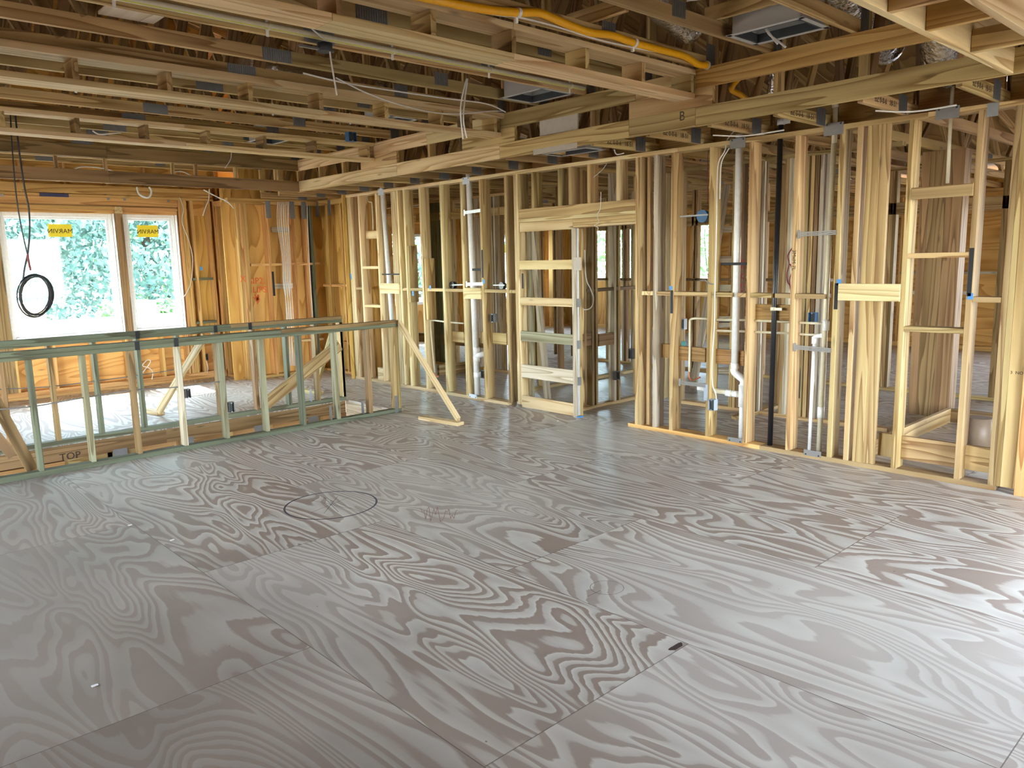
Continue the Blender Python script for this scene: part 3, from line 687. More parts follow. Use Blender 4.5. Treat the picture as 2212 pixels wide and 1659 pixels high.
# ================================================================== CEILING: roof deck, trusses, soffit beams, coffers
XB = 5.30       # face of the soffit beam (it drifts a little along its run, as built)
def xb(y): return 5.265+0.012*y   # left face of the beam line
ZT = 3.117
rd = empty('ceiling', (4, 5, 3), kind='structure', label='brown plywood roof deck above the open trusses')
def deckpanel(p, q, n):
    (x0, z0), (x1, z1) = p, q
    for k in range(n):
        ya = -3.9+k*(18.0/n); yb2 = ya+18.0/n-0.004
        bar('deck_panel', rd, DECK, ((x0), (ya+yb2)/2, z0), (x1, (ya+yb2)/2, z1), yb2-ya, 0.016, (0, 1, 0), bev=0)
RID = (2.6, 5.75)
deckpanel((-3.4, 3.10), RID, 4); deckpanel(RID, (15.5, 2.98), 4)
def roofz(x): return 3.10+(x+3.4)*(RID[1]-3.10)/(RID[0]+3.4) if x < RID[0] else RID[1]+(x-RID[0])*(2.98-RID[1])/(15.5-RID[0])
tr0 = None
def make_truss():
    t = empty('roof_truss', (0, 0, ZC))
    def mem(nm, a, b, w=0.089, mt=PINE): return bar(nm, t, mt, (a[0], T2/2, a[1]), (b[0], T2/2, b[1]), w, T2, (0, 0, 1))
    mem('bottom_chord', (-2.7, ZT+0.046), (2.75, ZT+0.046)); mem('bottom_chord', (2.755, ZT+0.046), (5.44, ZT+0.046))
    mem('bottom_chord', (5.43, ZC+0.046), (10.2, ZC+0.046)); mem('bottom_chord', (10.205, ZC+0.046), (15.0, ZC+0.046))
    d = 0.06
    mem('top_chord', (-3.3, roofz(-3.3)-d+0.05), (RID[0], RID[1]-d)); mem('top_chord', (RID[0], RID[1]-d), (15.2, roofz(15.2)-d))
    bn = [(-1.7, ZT+.09), (0.15, ZT+.09), (1.55, ZT+.09), (2.9, ZT+.09), (4.2, ZT+.09), (5.55, ZC+.09), (6.5, ZC+.09), (7.9, ZC+.09), (9.4, ZC+.09), (11, ZC+.09), (12.8, ZC+.09)]
    tx = [-0.8, 0.7, 2.0, 3.4, 5.3, 6.1, 7.1, 8.6, 10.2, 11.9]
    for (bx_, bz), x in zip(bn, tx): mem('web', (bx_, bz), (x, roofz(x)-0.13), mt=R_.choice([PINE, PINE, BRWN]))
    for (bx_, bz), x in list(zip(bn[1:], tx)):
        if bx_ == 5.55: continue
        if tx.index(x) % 2 == 0: continue
        mem('web', (bx_, bz), (x, roofz(x)-0.13), mt=R_.choice([PINE, BRWN]))
    bar('web', t, PINE, (5.47, T2/2, ZC+0.09), (5.47, T2/2, roofz(5.47)-0.12), 0.089, T2, (1, 0, 0))
    for cx, cz, w, h in ((2.75, ZT+0.046, 0.22, 0.085), (5.40, ZT+0.09, 0.12, 0.18), (6.10, ZC+0.065, 0.15, 0.13), (10.2, ZC+0.046, 0.3, 0.08), (4.2, ZT+0.08, 0.14, 0.10)):
        def pl(bm, cx=cx, cz=cz, w=w, h=h):
            addbox(bm, (cx-w/2, cx+w/2), (-0.0016, -0.0002), (cz-h/2, cz+h/2))
            n = int(w/0.016)
            for k in range(n):
                x = cx-w/2+(k+0.5)*w/n; addbox(bm, (x-0.003, x+0.003), (-0.004, -0.0016), (cz-h/2+0.004, cz+h/2-0.004))
        multi('connector_plate', t, GALV, pl)
    return t
def copy_tree(o, parent=None):
    c = o.copy(); COL.objects.link(c)
    if parent is not None: c.parent = parent; c.matrix_parent_inverse = o.matrix_parent_inverse
    for ch in [x for x in ALL[o]]: copy_tree(ch, c)
    return c
ty = [1.74-0.592*k for k in range(3, 0, -1)]+[1.74, 2.34, 2.95, 3.50, 4.09, 4.70, 5.28, 5.85, 6.45, 7.07, 7.68, 8.28, 8.87, 9.46, 10.05, 10.64, 11.2, 11.75]
base = make_truss(); ALL = {base: list(base.children)}
for c in base.children: ALL[c] = []
for k, y in enumerate(ty):
    t = base if k == 0 else copy_tree(base)
    t.location.y = y
    tag(t, 'pine roof truss over the room, %s counted from the camera towards the windows' % ORD[k], 'truss', 'roof trusses')

# soffit beam along the right side of the raised ceiling
def beam_y(name, parent, mat, ya, yb2, z0, z1, t=T2, dx=0.0):
    return bar(name, parent, mat, (xb(ya)+t/2+dx, ya, (z0+z1)/2), (xb(yb2)+t/2+dx, yb2, (z0+z1)/2), z1-z0, t, (0, 0, 1))
by = empty('soffit_beam', (XB, 5, ZC), 'long double beam running above and parallel to the right stud wall', 'beam')
yl = lambda px, py=300: onX(px, py, 5.30).y
mats = [PALE, PALE, PINE, PINE, PINE]
cuts = [10.04, yl(847, 330), yl(1073, 320), yl(1356, 240), yl(1501, 230), -0.6]
for k, (a, b) in enumerate(zip(cuts, cuts[1:])): beam_y('lower_board', by, [PALE, PALE, PINE, PINE, PINE][k], a-0.001, b+0.001, ZC, ZC+0.139)
cuts = [10.04, yl(913, 300), yl(1073, 280), yl(1370, 200), yl(1501, 170), -0.6]
for k, (a, b) in enumerate(zip(cuts, cuts[1:])): beam_y('upper_board', by, [PALE, PALE, PINE, PINE, WARM][k], a-0.001, b+0.001, ZT-0.139, ZT)
for a, b in ((yl(770, 375), yl(848, 345)), (yl(991, 310), yl(1106, 290)), (yl(1356, 230), yl(1538, 195))):
    beam_y('filler_board', by, PINE, a, b, ZC+0.14, ZT-0.14)
for px in (1168, 1215):
    pass
text('writing', by, INK, 'B', Vector((xb(3.8)-0.001, yl(1472, 250), 2.79)), (0, -1, 0), (0, 0, 1), 0.10)
# far soffit beam
bf = empty('soffit_beam', (2.5, 9.99, ZC), 'double beam crossing in front of the window wall at the far end of the raised ceiling', 'beam')
xs = onY(235, 370, 9.95).x
for a, b, m1, m2 in ((-2.6, xs, BRWN, BRWN), (xs+0.002, xb(10)-0.001, BRWN, BRWN)):
    box('lower_board', bf, m1, (a, b), (9.96, 9.998), (ZC, ZC+0.139)); box('upper_board', bf, m2, (a, b), (9.96, 9.998), (ZT-0.139, ZT))
for px in (118, 225, 370, 420, 505, 592): 
    x = onY(px, 360, 10.0).x; box('upright', bf, PINE, (x, x+T2), (10.0, 10.038), (ZC, ZT))
# near soffit frame
bn_ = empty('soffit_beam', (3, 1.4, ZC), 'near end soffit frame of boards and cross blocks in the top right corner', 'beam')
box('lower_board', bn_, PALE, (-2.6, xb(1.4)-0.001), (1.43, 1.468), (ZC, ZC+0.139)); box('upper_board', bn_, PALE, (-2.6, xb(1.4)-0.001), (1.43, 1.468), (ZC+0.14, ZC+0.30))
box('lower_board', bn_, PALE, (-2.6, 5.2), (1.13, 1.168), (ZC, ZC+0.139)); box('upper_board', bn_, PINE, (-2.6, 5.2), (1.13, 1.168), (ZC+0.14, ZC+0.30))
for p, h, mt in (((1993, 67), 0.235, WARM), ((2087, 115), 0.11, PINE), ((1910, 28), 0.2, PINE)):
    x = onZ(p[0], p[1], ZC).x; box('cross_block', bn_, mt, (x, x+T2), (1.17, 1.428), (ZC, ZC+h))
x = onZ(2230, 90, ZC).x
for dx in (-2.0, -1.5): box('cross_block', bn_, PINE, (x+dx, x+dx+T2), (1.17, 1.428), (ZC, ZC+0.139))

# coffers
CD = 0.184
def coffer(yf, pxs, label, splits):
    c = empty('coffer_beam', (2, yf, ZT-0.21), label, 'beam', 'coffer ladder beams across the raised ceiling')
    x1 = xb(yf)-0.002; xs_ = [-2.6]+splits+[x1]
    for a, b in zip(xs_, xs_[1:]):
        box('bottom_plate', c, PALE, (a+0.001, b), (yf, yf+CD), (ZT-0.213, ZT-0.213+T2))
        box('top_plate', c, PALE, (a+0.001, b), (yf, yf+CD), (ZT-T2-0.0015, ZT-0.0015))
    xl = [onY(px, py, yf).x for px, py in pxs]
    st = 0.60; x = min(xl)-st
    while x > -2.5: xl.append(x); x -= st
    for x in xl:
        box('block', c, R_.choice([PINE, BRWN, PINE]), (x, min(x+T2, x1)), (yf+0.001, yf+CD-0.001), (ZT-0.213+T2+0.001, ZT-T2-0.0025))
    return c
coffer(3.57, [(727, 25), (931, 60), (1106, 110), (1265, 140), (1387, 170), (1493, 185)], 'nearest ladder framed coffer beam, carrying the yellow gas tube', [onY(718, 45, 3.57).x, onY(1110, 100, 3.57).x])
coffer(5.80, [(156, 150), (361, 180), (537, 210), (690, 230), (831, 240), (951, 250), (1014, 260), (1068, 270)], 'middle ladder framed coffer beam under the roof trusses', [onY(697, 225, 5.8).x])
coffer(8.05, [(0, 260), (163, 270), (313, 285), (447, 300), (569, 310), (678, 320), (793, 330)], 'farthest ladder framed coffer beam with bright lit undersides', [onY(400, 290, 8.05).x])
# extra doubled boards riding in front of the coffers
o = box('ledger_board', None, PALE, (-2.6, xb(5.7)-0.003), (5.745, 5.783), (ZT-0.05, ZT-0.002)); tag(o, 'ledger board fixed along the front of the middle coffer', 'board')

# beam on top of the right wall, carrying the trusses
gb = empty('girder_beam', (XW+0.1, 5, ZC), 'brown laminated beam sitting on top of the right wall plate', 'beam')
for a, b in ((-1.5, 3.4), (3.402, 9.9)): box('beam_ply', gb, LVL, (XW+0.03, XW+0.12), (a, b), (ZC+0.001, ZC+0.30)) if False else None
box('beam_ply', gb, LVL, (XW+0.155, XW+0.20), (-1.5, 10.1), (ZC-0.0, ZC+0.30)) if False else None
# plies between the trusses so that chords run through
ty2 = sorted(ty)
for a, b in zip(ty2, ty2[1:]):
    if a > 10.1: continue
    box('beam_ply', gb, LVL, (XW+0.19, XW+0.235), (a+T2+0.002, min(b, 10.1)-0.002), (ZC+0.002, ZC+0.30))

# braces along the trusses
for (a, b), lb in ((((1525, 48), (1682, 8)), 'brace board between trusses above the ceiling duct boot'), (((1228, 62), (1352, 22)), 'brown brace board beside the yellow gas tube')):
    pa, pb = onZ(a[0], a[1], ZT+0.10), onZ(b[0], b[1], ZT+0.10)
    o = bar('truss_brace', None, PINE, (pa.x, pa.y, ZT+0.14), (pa.x, pb.y, ZT+0.14), 0.089, T2, (0, 0, 1)); tag(o, lb, 'board')

# joist stamps
for k in (3, 4, 5, 6, 7, 8):
    y = ty[k]; x = 5.80
    o = text('joist_stamp', None, INK, 'BZ 0-0-6   18-51', (x, y-0.001, ZC+0.046), (1, 0, 0), (0, 0, 1), 0.055)
    tag(o, 'black factory stamp on the %s joist from the front' % ORD[k-3], 'stamp', 'stamps on the ceiling joists')

# ================================================================== HALF WALLS around the stair
def half_wall(name, y0, x1, xl, label, mats_, top=1.068, packs=(), endpack=1, xstart=-1.0):
    h = empty(name, (x1/2, y0, 0), label, 'half wall')
    box('bottom_plate', h, TREAT, (xstart, x1), (y0, y0+0.089), (0.0005, T2+0.008))
    box('top_plate', h, TREAT, (xstart, x1), (y0, y0+0.089), (top-2*T2, top-T2-0.001)); 
    xs_ = [xstart, x1*0.72, x1+0.005]
    for a, b, mt in ((xs_[0], xs_[1], TREAT), (xs_[1]+0.001, xs_[2], BRWN)): box('top_plate', h, mt, (a, b), (y0-0.002, y0+0.091), (top-T2, top))
    for k, x in enumerate(xl): box('stud', h, mats_[k % len(mats_)], (x, x+T2), (y0, y0+0.089), (T2+0.009, top-2*T2-0.001))
    for k in range(endpack): box('stud', h, PINE, (x1-0.04-k*0.0395, x1-0.002-k*0.0395), (y0, y0+0.089), (T2+0.009, top-2*T2-0.001))
    return h
YN = 7.39
xl = [onY(px, 913 if px < 500 else 812, YN+0.089).x for px in (68.4, 183.5, 286, 387.3, 478.5, 558.9, 639.9, 715.8, 786.7)]
xl = [xl[0]-0.41, xl[0]-0.82]+xl
hn = half_wall('half_wall', YN, 5.125, xl, 'near knee wall of greenish treated studs along the stair opening', [TRSTUD, TRSTUD, TREAT, TRSTUD, BRWN, GREY], endpack=2)
YR = 8.60
xl2 = [onY(px, 875 if px < 560 else 786, YR+0.089).x for px in (111, 207, 301, 468, 548, 612, 675, 731)]
xl2 = [xl2[0]-0.41, xl2[0]-0.82]+xl2+[xl2[2]+0.41]
hf = half_wall('half_wall', YR, 5.12, xl2, 'far knee wall of treated and pale studs on the other side of the stair opening', [BRWN, TREAT, BRWN, TREAT, TREAT, BRWN], endpack=1)
text('writing', hn, TREAT, 'JOSNY', (onY(382, 975, YN).x, YN-0.001, 0.022), (1, 0, 0), (0, 0, 1), 0.05)
# paint bands / marks on the walls
for hh, y0, pxs in ((hn, YN, (295, 380)), (hf, YR, (295, 465, 540))):
    for px in pxs:
        c = onY(px, 730 if hh is hn else 700, y0-0.004); box('black_band', hh, BLACK, (c.x-0.02, c.x+0.02), (y0-0.0045, y0-0.0022), (1.068-2*T2, 1.068))
# metal straps
for hh, y0, pxs in ((hn, YN, (717, 787)), (hf, YR, (676, 692))):
    for px in pxs:
        x = onY(px, 870, y0).x
        box('metal_strap', hh, GALV, (x-0.004, x-0.0005), (y0+0.01, y0+0.06), (0.04, 0.20))
c = onY(855, 870, YN); box('metal_strap', hn, GALV, (c.x-0.015, c.x+0.03), (YN-0.003, YN-0.0006), (0.0, 0.20))
# box on the near half wall
def ebox(name, c, size, mat, label, cat='electrical box', axis='x', group=None, open_side=-1):
    """small wall box: back body, open front, lug"""
    e = empty(name, c, label, cat, group)
    w, d, h = size
    def f(bm):
        x, y, z = 0, 0, 0
        t = 0.003
        addbox(bm, (-w/2, w/2), (d/2-t, d/2), (-h/2, h/2)) if axis == 'y' else addbox(bm, (d/2-t, d/2), (-w/2, w/2), (-h/2, h/2))
        for s in (-1, 1):
            if axis == 'y':
                addbox(bm, (s*w/2-t/2, s*w/2+t/2), (-d/2, d/2), (-h/2, h/2)); addbox(bm, (-w/2, w/2), (-d/2, d/2), (s*h/2-t/2, s*h/2+t/2))
            else:
                addbox(bm, (-d/2, d/2), (s*w/2-t/2, s*w/2+t/2), (-h/2, h/2)); addbox(bm, (-d/2, d/2), (-w/2, w/2), (s*h/2-t/2, s*h/2+t/2))
    multi('box_body', e, mat, f, c)
    def g(bm):
        if axis == 'y': addbox(bm, (-w/2+0.006, w/2-0.006), (0, d/2-0.004), (-h/2+0.008, h/2-0.008))
        else: addbox(bm, (0, d/2-0.004), (-w/2+0.006, w/2-0.006), (-h/2+0.008, h/2-0.008))
    multi('box_interior', e, DARKG, g, c)
    def s_(bm):
        for s in (-1, 1):
            if axis == 'y': addbox(bm, (-0.006, 0.006), (-d/2-0.001, -d/2+0.006), (s*(h/2-0.006)-0.005, s*(h/2-0.006)+0.005))
            else: addbox(bm, (-d/2-0.001, -d/2+0.006), (-0.006, 0.006), (s*(h/2-0.006)-0.005, s*(h/2-0.006)+0.005))
    multi('screw_lug', e, GALV, s_, c)
    return e
c = onY(497, 879, YN+0.04); ebox('outlet_box', (c.x, YN+0.03, c.z), (0.055, 0.06, 0.095), BOXG, 'dark outlet box on the near knee wall stud above the stair', axis='y')
c = onY(403, 849, YR+0.04); ebox('outlet_box', (c.x, YR+0.02, c.z), (0.055, 0.06, 0.095), BOXG, 'small outlet box on the far knee wall beside the sunny floor', axis='y')
# diagonal boards
bd = empty('knee_wall_brace', (5.1, 6.8, 0), 'slanting pine brace at the end of the near knee wall', 'brace')
pA = Vector((5.125, YN-0.03, 1.03)); pB = Vector((5.11, 6.33, 0.05))
bar('brace_board', bd, PALE, pA, pB, 0.089, T2, (0, 1, 1)); 
o = bar('foot_block', None, PALE, (5.02, 6.88, 0.0205), (5.09, 6.27, 0.0205), T2, 0.089, (0, 0, 1)); tag(o, 'flat pine block on the floor under the slanting brace', 'block')
pB = onZ(343, 890, 0.045); pA = Vector((pB.x+0.06, YR+0.09, 0.93))
o = bar('knee_wall_brace', None, PALE, (3.43, YR+0.11, 0.95), (pB.x, pB.y, 0.05), 0.089, T2, (0, 1, 1)); tag(o, 'pale brace behind the far knee wall in front of the windows', 'brace')
o = bar('foot_block', None, PALE, onZ(312, 886, 0.0205), onZ(348, 893, 0.0205), T2, 0.089, (0, 0, 1)); tag(o, 'short pale block on the sunny floor under the far brace', 'block')
pB = onZ(682, 838, 0.045)
o = bar('knee_wall_brace', None, PINE, (5.07, YR+0.11, 0.95), (pB.x, pB.y, 0.05), 0.07, T2, (0, 1, 1)); tag(o, 'short brace behind the far end of the far knee wall', 'brace')
o = bar('foot_block', None, PALE, onZ(655, 843, 0.0205), onZ(693, 849, 0.0205), T2, 0.089, (0, 0, 1)); tag(o, 'pale block under the brace at the far end of the far knee wall', 'block')
# stair side diagonal board between the knee walls
o = bar('diagonal_board', None, PINE, onY(574, 872, 8.4), onY(733, 745, 8.4), 0.14, T2, (0, 0, 1)); tag(o, 'wide diagonal board rising behind the near knee wall studs', 'board')
o = bar('diagonal_board', None, BRWN, onY(-30, 830, 7.56), onY(70, 1015, 7.56), 0.089, T2, (1, 0, 1)); tag(o, 'brown diagonal board at the left edge of the near knee wall', 'board')
o = bar('diagonal_board', None, BRWN, onY(-60, 880, 8.4), onY(28, 985, 8.4), 0.089, T2, (1, 0, 1)); tag(o, 'second brown diagonal board low at the left picture edge', 'board')
# grey cables through both knee walls
def cab(name, pts, r, mat, label, cat='cable', group=None, seg=6, sm=5):
    o = tube(name, None, mat, pts, r, seg, sm); return tag(o, label, cat, group)
cab('cable', [onY(-20, 842, YR+0.04), onY(60, 838, YR+0.04), onY(120, 834, YR+0.04), onY(200, 824, YR+0.04), onY(290, 812, YR+0.04), onY(375, 799, YR+0.04)], 0.005, WIREG, 'grey cable threaded through the far knee wall studs')
cab('cable', [onY(-20, 886, YN+0.045), onY(70, 878, YN+0.045), onY(120, 870, YN+0.045), onY(200, 856, YN+0.045), onY(290, 843, YN+0.045), onY(385, 836, YN+0.045), onY(474, 824, YN+0.045)], 0.006, WIREG, 'dark grey cable threaded through the near knee wall studs')

# ================================================================== PLUMBING, ELECTRICAL in the right wall
XP = XW+0.07
def vpipe(name, px_top, py_top, px_bot, py_bot, r, mat, label, X=XP, cat='pipe', zt=None, zb_=None):
    a, b = onX(px_top, py_top, X), onX(px_bot, py_bot, X)
    e = empty(name, (X, b.y, max(0, b.z)), label, cat)
    if zt is not None:
        a = a + (a-b)*((zt-a.z)/(a.z-b.z))
    if zb_ is not None: b = Vector((b.x, b.y, zb_))
    tube('pipe_run', e, mat, [a, b], r, 16)
    return e, a, b
def ring(e, p, d, r, h, mat, name='coupling'):
    d = Vector(d).normalized(); tube(name, e, mat, [Vector(p)-d*h/2, Vector(p)+d*h/2], r, 16)
# stack 1 (left)
e, a, b = vpipe('drain_pipe', 828, 430, 852, 720, 0.032, PVC, 'white PVC pipe behind the end of the near knee wall', zt=ZC+0.35, zb_=0.01)
ring(e, onX(841, 612, XP), (0, 0, 1), 0.038, 0.08, PVC)
box('pipe_tie', e, BLACK, (XP-0.055, XP-0.045), (yx(823, 591), yx(864, 594)), (zz(842, 594), zz(842, 594)+0.018))
# stack 2
e, a, b = vpipe('drain_pipe', 1015, 440, 1031, 830, 0.037, PVC, 'white PVC pipe with metal shields left of the pocket door', zt=ZC+0.35, zb_=0.01)
for z in (0.30, 0.50, 0.62): ring(e, (XP, b.y, z), (0, 0, 1), 0.043, 0.07, PVC)
tube('branch', e, PVC, [(XP, b.y-0.0, 0.54), (XP+0.05, b.y-0.13, 0.58)], 0.035, 14)
box('pipe_tie', e, BLACK, (XP-0.05, XP-0.044), (yx(1017, 583), yx(1043, 581)), (zz(1020, 585), zz(1020, 580)))
# main white stack
e, a, b = vpipe('vent_stack', 1597, 330, 1588, 880, 0.043, PVC, 'thick white PVC stack with offset elbow and tee', zt=ZC+0.05)
off = onX(1601, 880, XP); ytop = onX(1587, 800, XP)
bpy.data.objects.remove([c for c in e.children][0])
top = a; k1 = onX(1587, 790, XP); k2 = onX(1605, 835, XP); bot = onX(1602, 950, XP); bot.z = 0.01; k2.y = bot.y
tube('pipe_run', e, PVC, [top, k1], 0.032, 20)
tube('offset_elbow', e, PVC, smooth_pts([k1, k1-Vector((0, 0, 0.06)), k2+Vector((0, 0, 0.06)), k2], 6), 0.033, 20)
tube('pipe_run', e, PVC, [k2, bot], 0.029, 20)
ring(e, k1, (0, 0, 1), 0.037, 0.05, PVC); ring(e, k2+Vector((0, 0, -0.02)), (0, 0, 1), 0.037, 0.07, PVC)
tz = onX(1605, 853, XP).z
tube('tee', e, PVC, [(XP, bot.y, tz-0.11), (XP, bot.y, tz+0.09)], 0.037, 20)
pL = onX(1512, 846, XP); 
tube('branch_pipe', e, CPVC, [(XP, bot.y, tz-0.0), (XP, onX(1536, 845, XP).y, tz+0.01)], 0.024, 16)
ring(e, (XP, onX(1588, 852, XP).y, tz), (0, 1, 0), 0.030, 0.05, PVC); ring(e, (XP, onX(1574, 850, XP).y, tz), (0, 1, 0), 0.030, 0.05, PVC)
tube('branch_pipe', e, PVC, [(XP, onX(1526, 844, XP).y, tz+0.012), (XP, pL.y, tz+0.018), (XP+0.0, pL.y+0.02, tz+0.018)], 0.028, 16)
box('pipe_tie', e, BLACK, (XP-0.055, XP-0.046), (yx(1556, 570), yx(1613, 568)), (zz(1590, 573), zz(1590, 567)))
# black pipe
e, a, b = vpipe('gas_pipe', 1685.5, 300, 1663, 962, 0.0225, BLACKP, 'black steel pipe standing in the open bay of the right wall', zb_=0.0)
a2 = onX(1687, 270, XP); tube('pipe_run', e, BLACKP, [a, a2], 0.0225, 16); tube('reducer', e, PVC, [a2, a2+Vector((0, 0, 0.045))], 0.032, 16)
box('strap_tab', e, PVC, (XP-0.02, XP-0.012), (a2.y-0.03, a2.y-0.09), (a2.z-0.0, a2.z+0.045))
tube('flex_tail', e, GASY, [a2+Vector((0, 0, 0.04)), a2+Vector((0, 0.0, 0.12))], 0.02, 10)
c = onX(1671.5, 667, XP); ring(e, c, (0, 0, 1), 0.028, 0.03, CPVC, 'pipe_clamp'); box('clamp_tab', e, CPVC, (XP-0.03, XP-0.022), (c.y-0.02, c.y-0.09), (c.z-0.012, c.z+0.012))
tube('floor_flange', e, BLACKP, [(XP, b.y, 0.001), (XP, b.y, 0.012)], 0.036, 16)
# cream pipe right
e, a, b = vpipe('water_pipe', 1801.5, 310, 1769, 965, 0.021, CPVC, 'tall cream water pipe passing the steel nail plates', zb_=0.01)
t1 = onX(1805, 232, XP)
tube('pipe_run', e, CPVC, [a, t1], 0.019, 12); tube('elbow', e, CPVC, smooth_pts([t1, t1+Vector((-0.01, 0.01, 0.045)), t1+Vector((-0.05, 0.04, 0.05))], 5), 0.024, 12)
tube('pipe_run', e, CPVC, [t1+Vector((-0.05, 0.04, 0.05)), t1+Vector((-0.25, 0.20, 0.055))], 0.018, 12)
for px, py in ((1784, 702), (1773, 890)): ring(e, onX(px, py, XP), (0, 0, 1), 0.027, 0.09, PVC)
e, a, b = vpipe('water_pipe', 1758.5, 735, 1748, 965, 0.014, PVC, 'thin white water pipe with an elbow beside the cream pipe', zb_=0.01)
ring(e, a, (0, 0, 1), 0.02, 0.06, PVC); tube('elbow', e, PVC, smooth_pts([a, a+Vector((0, -0.01, 0.03)), onX(1774, 725, XP)], 4), 0.018, 12)
# short hanging pipe at far right
e, a, b = vpipe('water_pipe', 2054.5, 240, 2046.5, 396, 0.012, CPVC, 'thin cream pipe ending above the short block at the far right', X=XW+0.10)
tube('pipe_run', e, CPVC, [a, onX(2058, 185, XW+0.10)], 0.013, 12)
# horizontal cream pipes
XH2 = XW+0.085
def hp(pa, pb, label, r=0.0105, X=XH2):
    a, b = onX(pa[0], pa[1], X), onX(pb[0], pb[1], X); return tag(tube('water_pipe', None, CPVC, [a, b], r, 10), label, 'pipe')
hp((1546, 690.5), (1611, 691.5), 'upper cream pipe crossing behind the thick white stack'); hp((1546, 714), (1611, 716), 'lower cream pipe crossing behind the thick white stack')
hp((1631, 692.5), (1707, 695.5), 'upper cream pipe crossing behind the black pipe'); hp((1631, 717), (1707, 720), 'lower cream pipe crossing behind the black pipe')
hp((1727, 697), (1779, 699), 'upper cream pipe beside the blue box'); hp((1727, 722), (1760, 723.5), 'lower cream pipe ending at the white elbow')
e = empty('water_pipe', tuple(onX(1491, 760, XH2)), 'cream pipe bending down to a copper stub in the fourth bay', 'pipe')
tube('pipe_run', e, CPVC, smooth_pts([onX(1528, 688.5, XH2), onX(1500, 688, XH2), onX(1491, 691, XH2), onX(1490, 700, XH2), onX(1490, 750, XH2), onX(1489, 803, XH2)], 4), 0.0105, 10)
tube('copper_stub', e, COPPER, smooth_pts([onX(1489, 803, XH2), onX(1489, 815, XH2), onX(1495, 821, XH2), onX(1512, 815, XH2-0.05)], 4), 0.008, 10)
# pale pipe in left bays
e = empty('water_pipe', tuple(onX(935, 760, XH2)), 'cream pipe with a long bend in the bays behind the brace', 'pipe')
tube('pipe_run', e, CPVC, smooth_pts([onX(1001, 698.5, XH2), onX(960, 695, XH2), onX(935, 692, XH2), onX(930, 697, XH2), onX(933, 740, XH2), onX(939, 805, XH2)], 5), 0.0105, 10)
tube('copper_stub', e, COPPER, smooth_pts([onX(939, 805, XH2), onX(940, 812, XH2), onX(947, 813, XH2)], 3), 0.009, 10)
# white offset pipe top left of wall
tag(tube('water_pipe', None, CPVC, smooth_pts([onX(794, 424, XW+0.11), onX(794.5, 433, XW+0.11), onX(797, 436, XW+0.11), onX(802, 437, XW+0.11), onX(804, 442, XW+0.11), onX(806, 480, XW+0.11), onX(806.5, 497, XW+0.11)], 3), 0.009, 10), 'thin cream pipe with two bends in the second bay of the far right wall', 'pipe')

# steel nail plates on the plates
def nplate(pxa, pya, pxb, pyb, mat, label):
    a, b = onX(pxa, pya, XW-0.003), onX(pxb, pyb, XW-0.003); t = 0.003
    e = empty('nail_plate', (XW, (a.y+b.y)/2, min(a.z, b.z)), label, 'nail plate', 'steel nail plates on the wall plates')
    yc0, yc1 = sorted((a.y, b.y)); z0, z1 = sorted((a.z, b.z))
    box('plate', e, mat, (XW-0.0035, XW-0.0008), (yc0, yc1), (z0, z1), bev=0.0005)
    top_ = z0 > 1
    zr = z1-0.012 if top_ else z0+0.012
    for y in (yc0+0.02, yc1-0.02): box('nail', e, BLACK, (XW-0.0055, XW-0.0034), (y-0.006, y+0.006), (zr-0.006, zr+0.006))
nplate(816, 408, 829, 421, BRPL, 'steel nail plate at the top of the leftmost white pipe')
nplate(998, 384, 1014, 397, BRPL, 'steel nail plate on the top plate above the second white pipe')
nplate(1577, 301, 1610, 318, PLATE, 'steel nail plate on the top plate above the thick white stack')
nplate(1780, 268, 1821, 289, PLATE, 'steel nail plate on the top plate above the tall cream pipe')
nplate(2022, 234, 2072, 253, PLATE, 'steel nail plate on the top plate above the far right thin pipe')
nplate(1013, 850, 1030, 861, BRPL, 'steel nail plate on the bottom plate under the second white pipe')
nplate(1572, 943, 1603, 958, PLATE, 'steel nail plate on the bottom plate under the thick white stack')
nplate(1736, 970, 1773, 989, PLATE, 'steel nail plate on the bottom plate under the two water pipes')
# telescoping bar brackets
def bracket(pa, pb, label, X=XW-0.006, mat=PLATE, n=1):
    a, b = onX(pa[0], pa[1], X), onX(pb[0], pb[1], X)
    e = empty('bar_bracket', tuple((a+b)/2), label, 'bracket')
    for dz in (-0.013, 0.0, 0.013):
        bar('channel', e, mat, a+Vector((0, 0, dz)), b+Vector((0, 0, dz)), 0.010, 0.008, (0, 0, 1), bev=0)
    box('end_tab', e, mat, (X-0.002, X+0.004), (a.y-0.0, a.y+0.02), (a.z-0.035, a.z+0.035), bev=0)
    return e
bracket((1728, 506), (1807, 502), 'upper steel bar bracket across the two pipes'); bracket((1719, 750), (1795, 757), 'lower steel bar bracket across the two pipes')
bracket((1004, 459.5), (1038, 454.5), 'bright steel bar bracket high on the second white pipe', mat=BRPL)
bracket((1009, 614), (1043, 613), 'bright steel bar bracket just above the board on the second white pipe', mat=BRPL)
bracket((1470, 826), (1524, 833), 'steel bar bracket low in the bay beside the drain branch')
o = box('conduit_shield', None, BOXL, (XW-0.006, XW-0.001), (onX(1521, 845, XW).y, onX(1529, 845, XW).y), (onX(1524, 865, XW).z, onX(1524, 830, XW).z)); tag(o, 'upright grey steel shield on the stud beside the grey outlet box', 'nail plate')
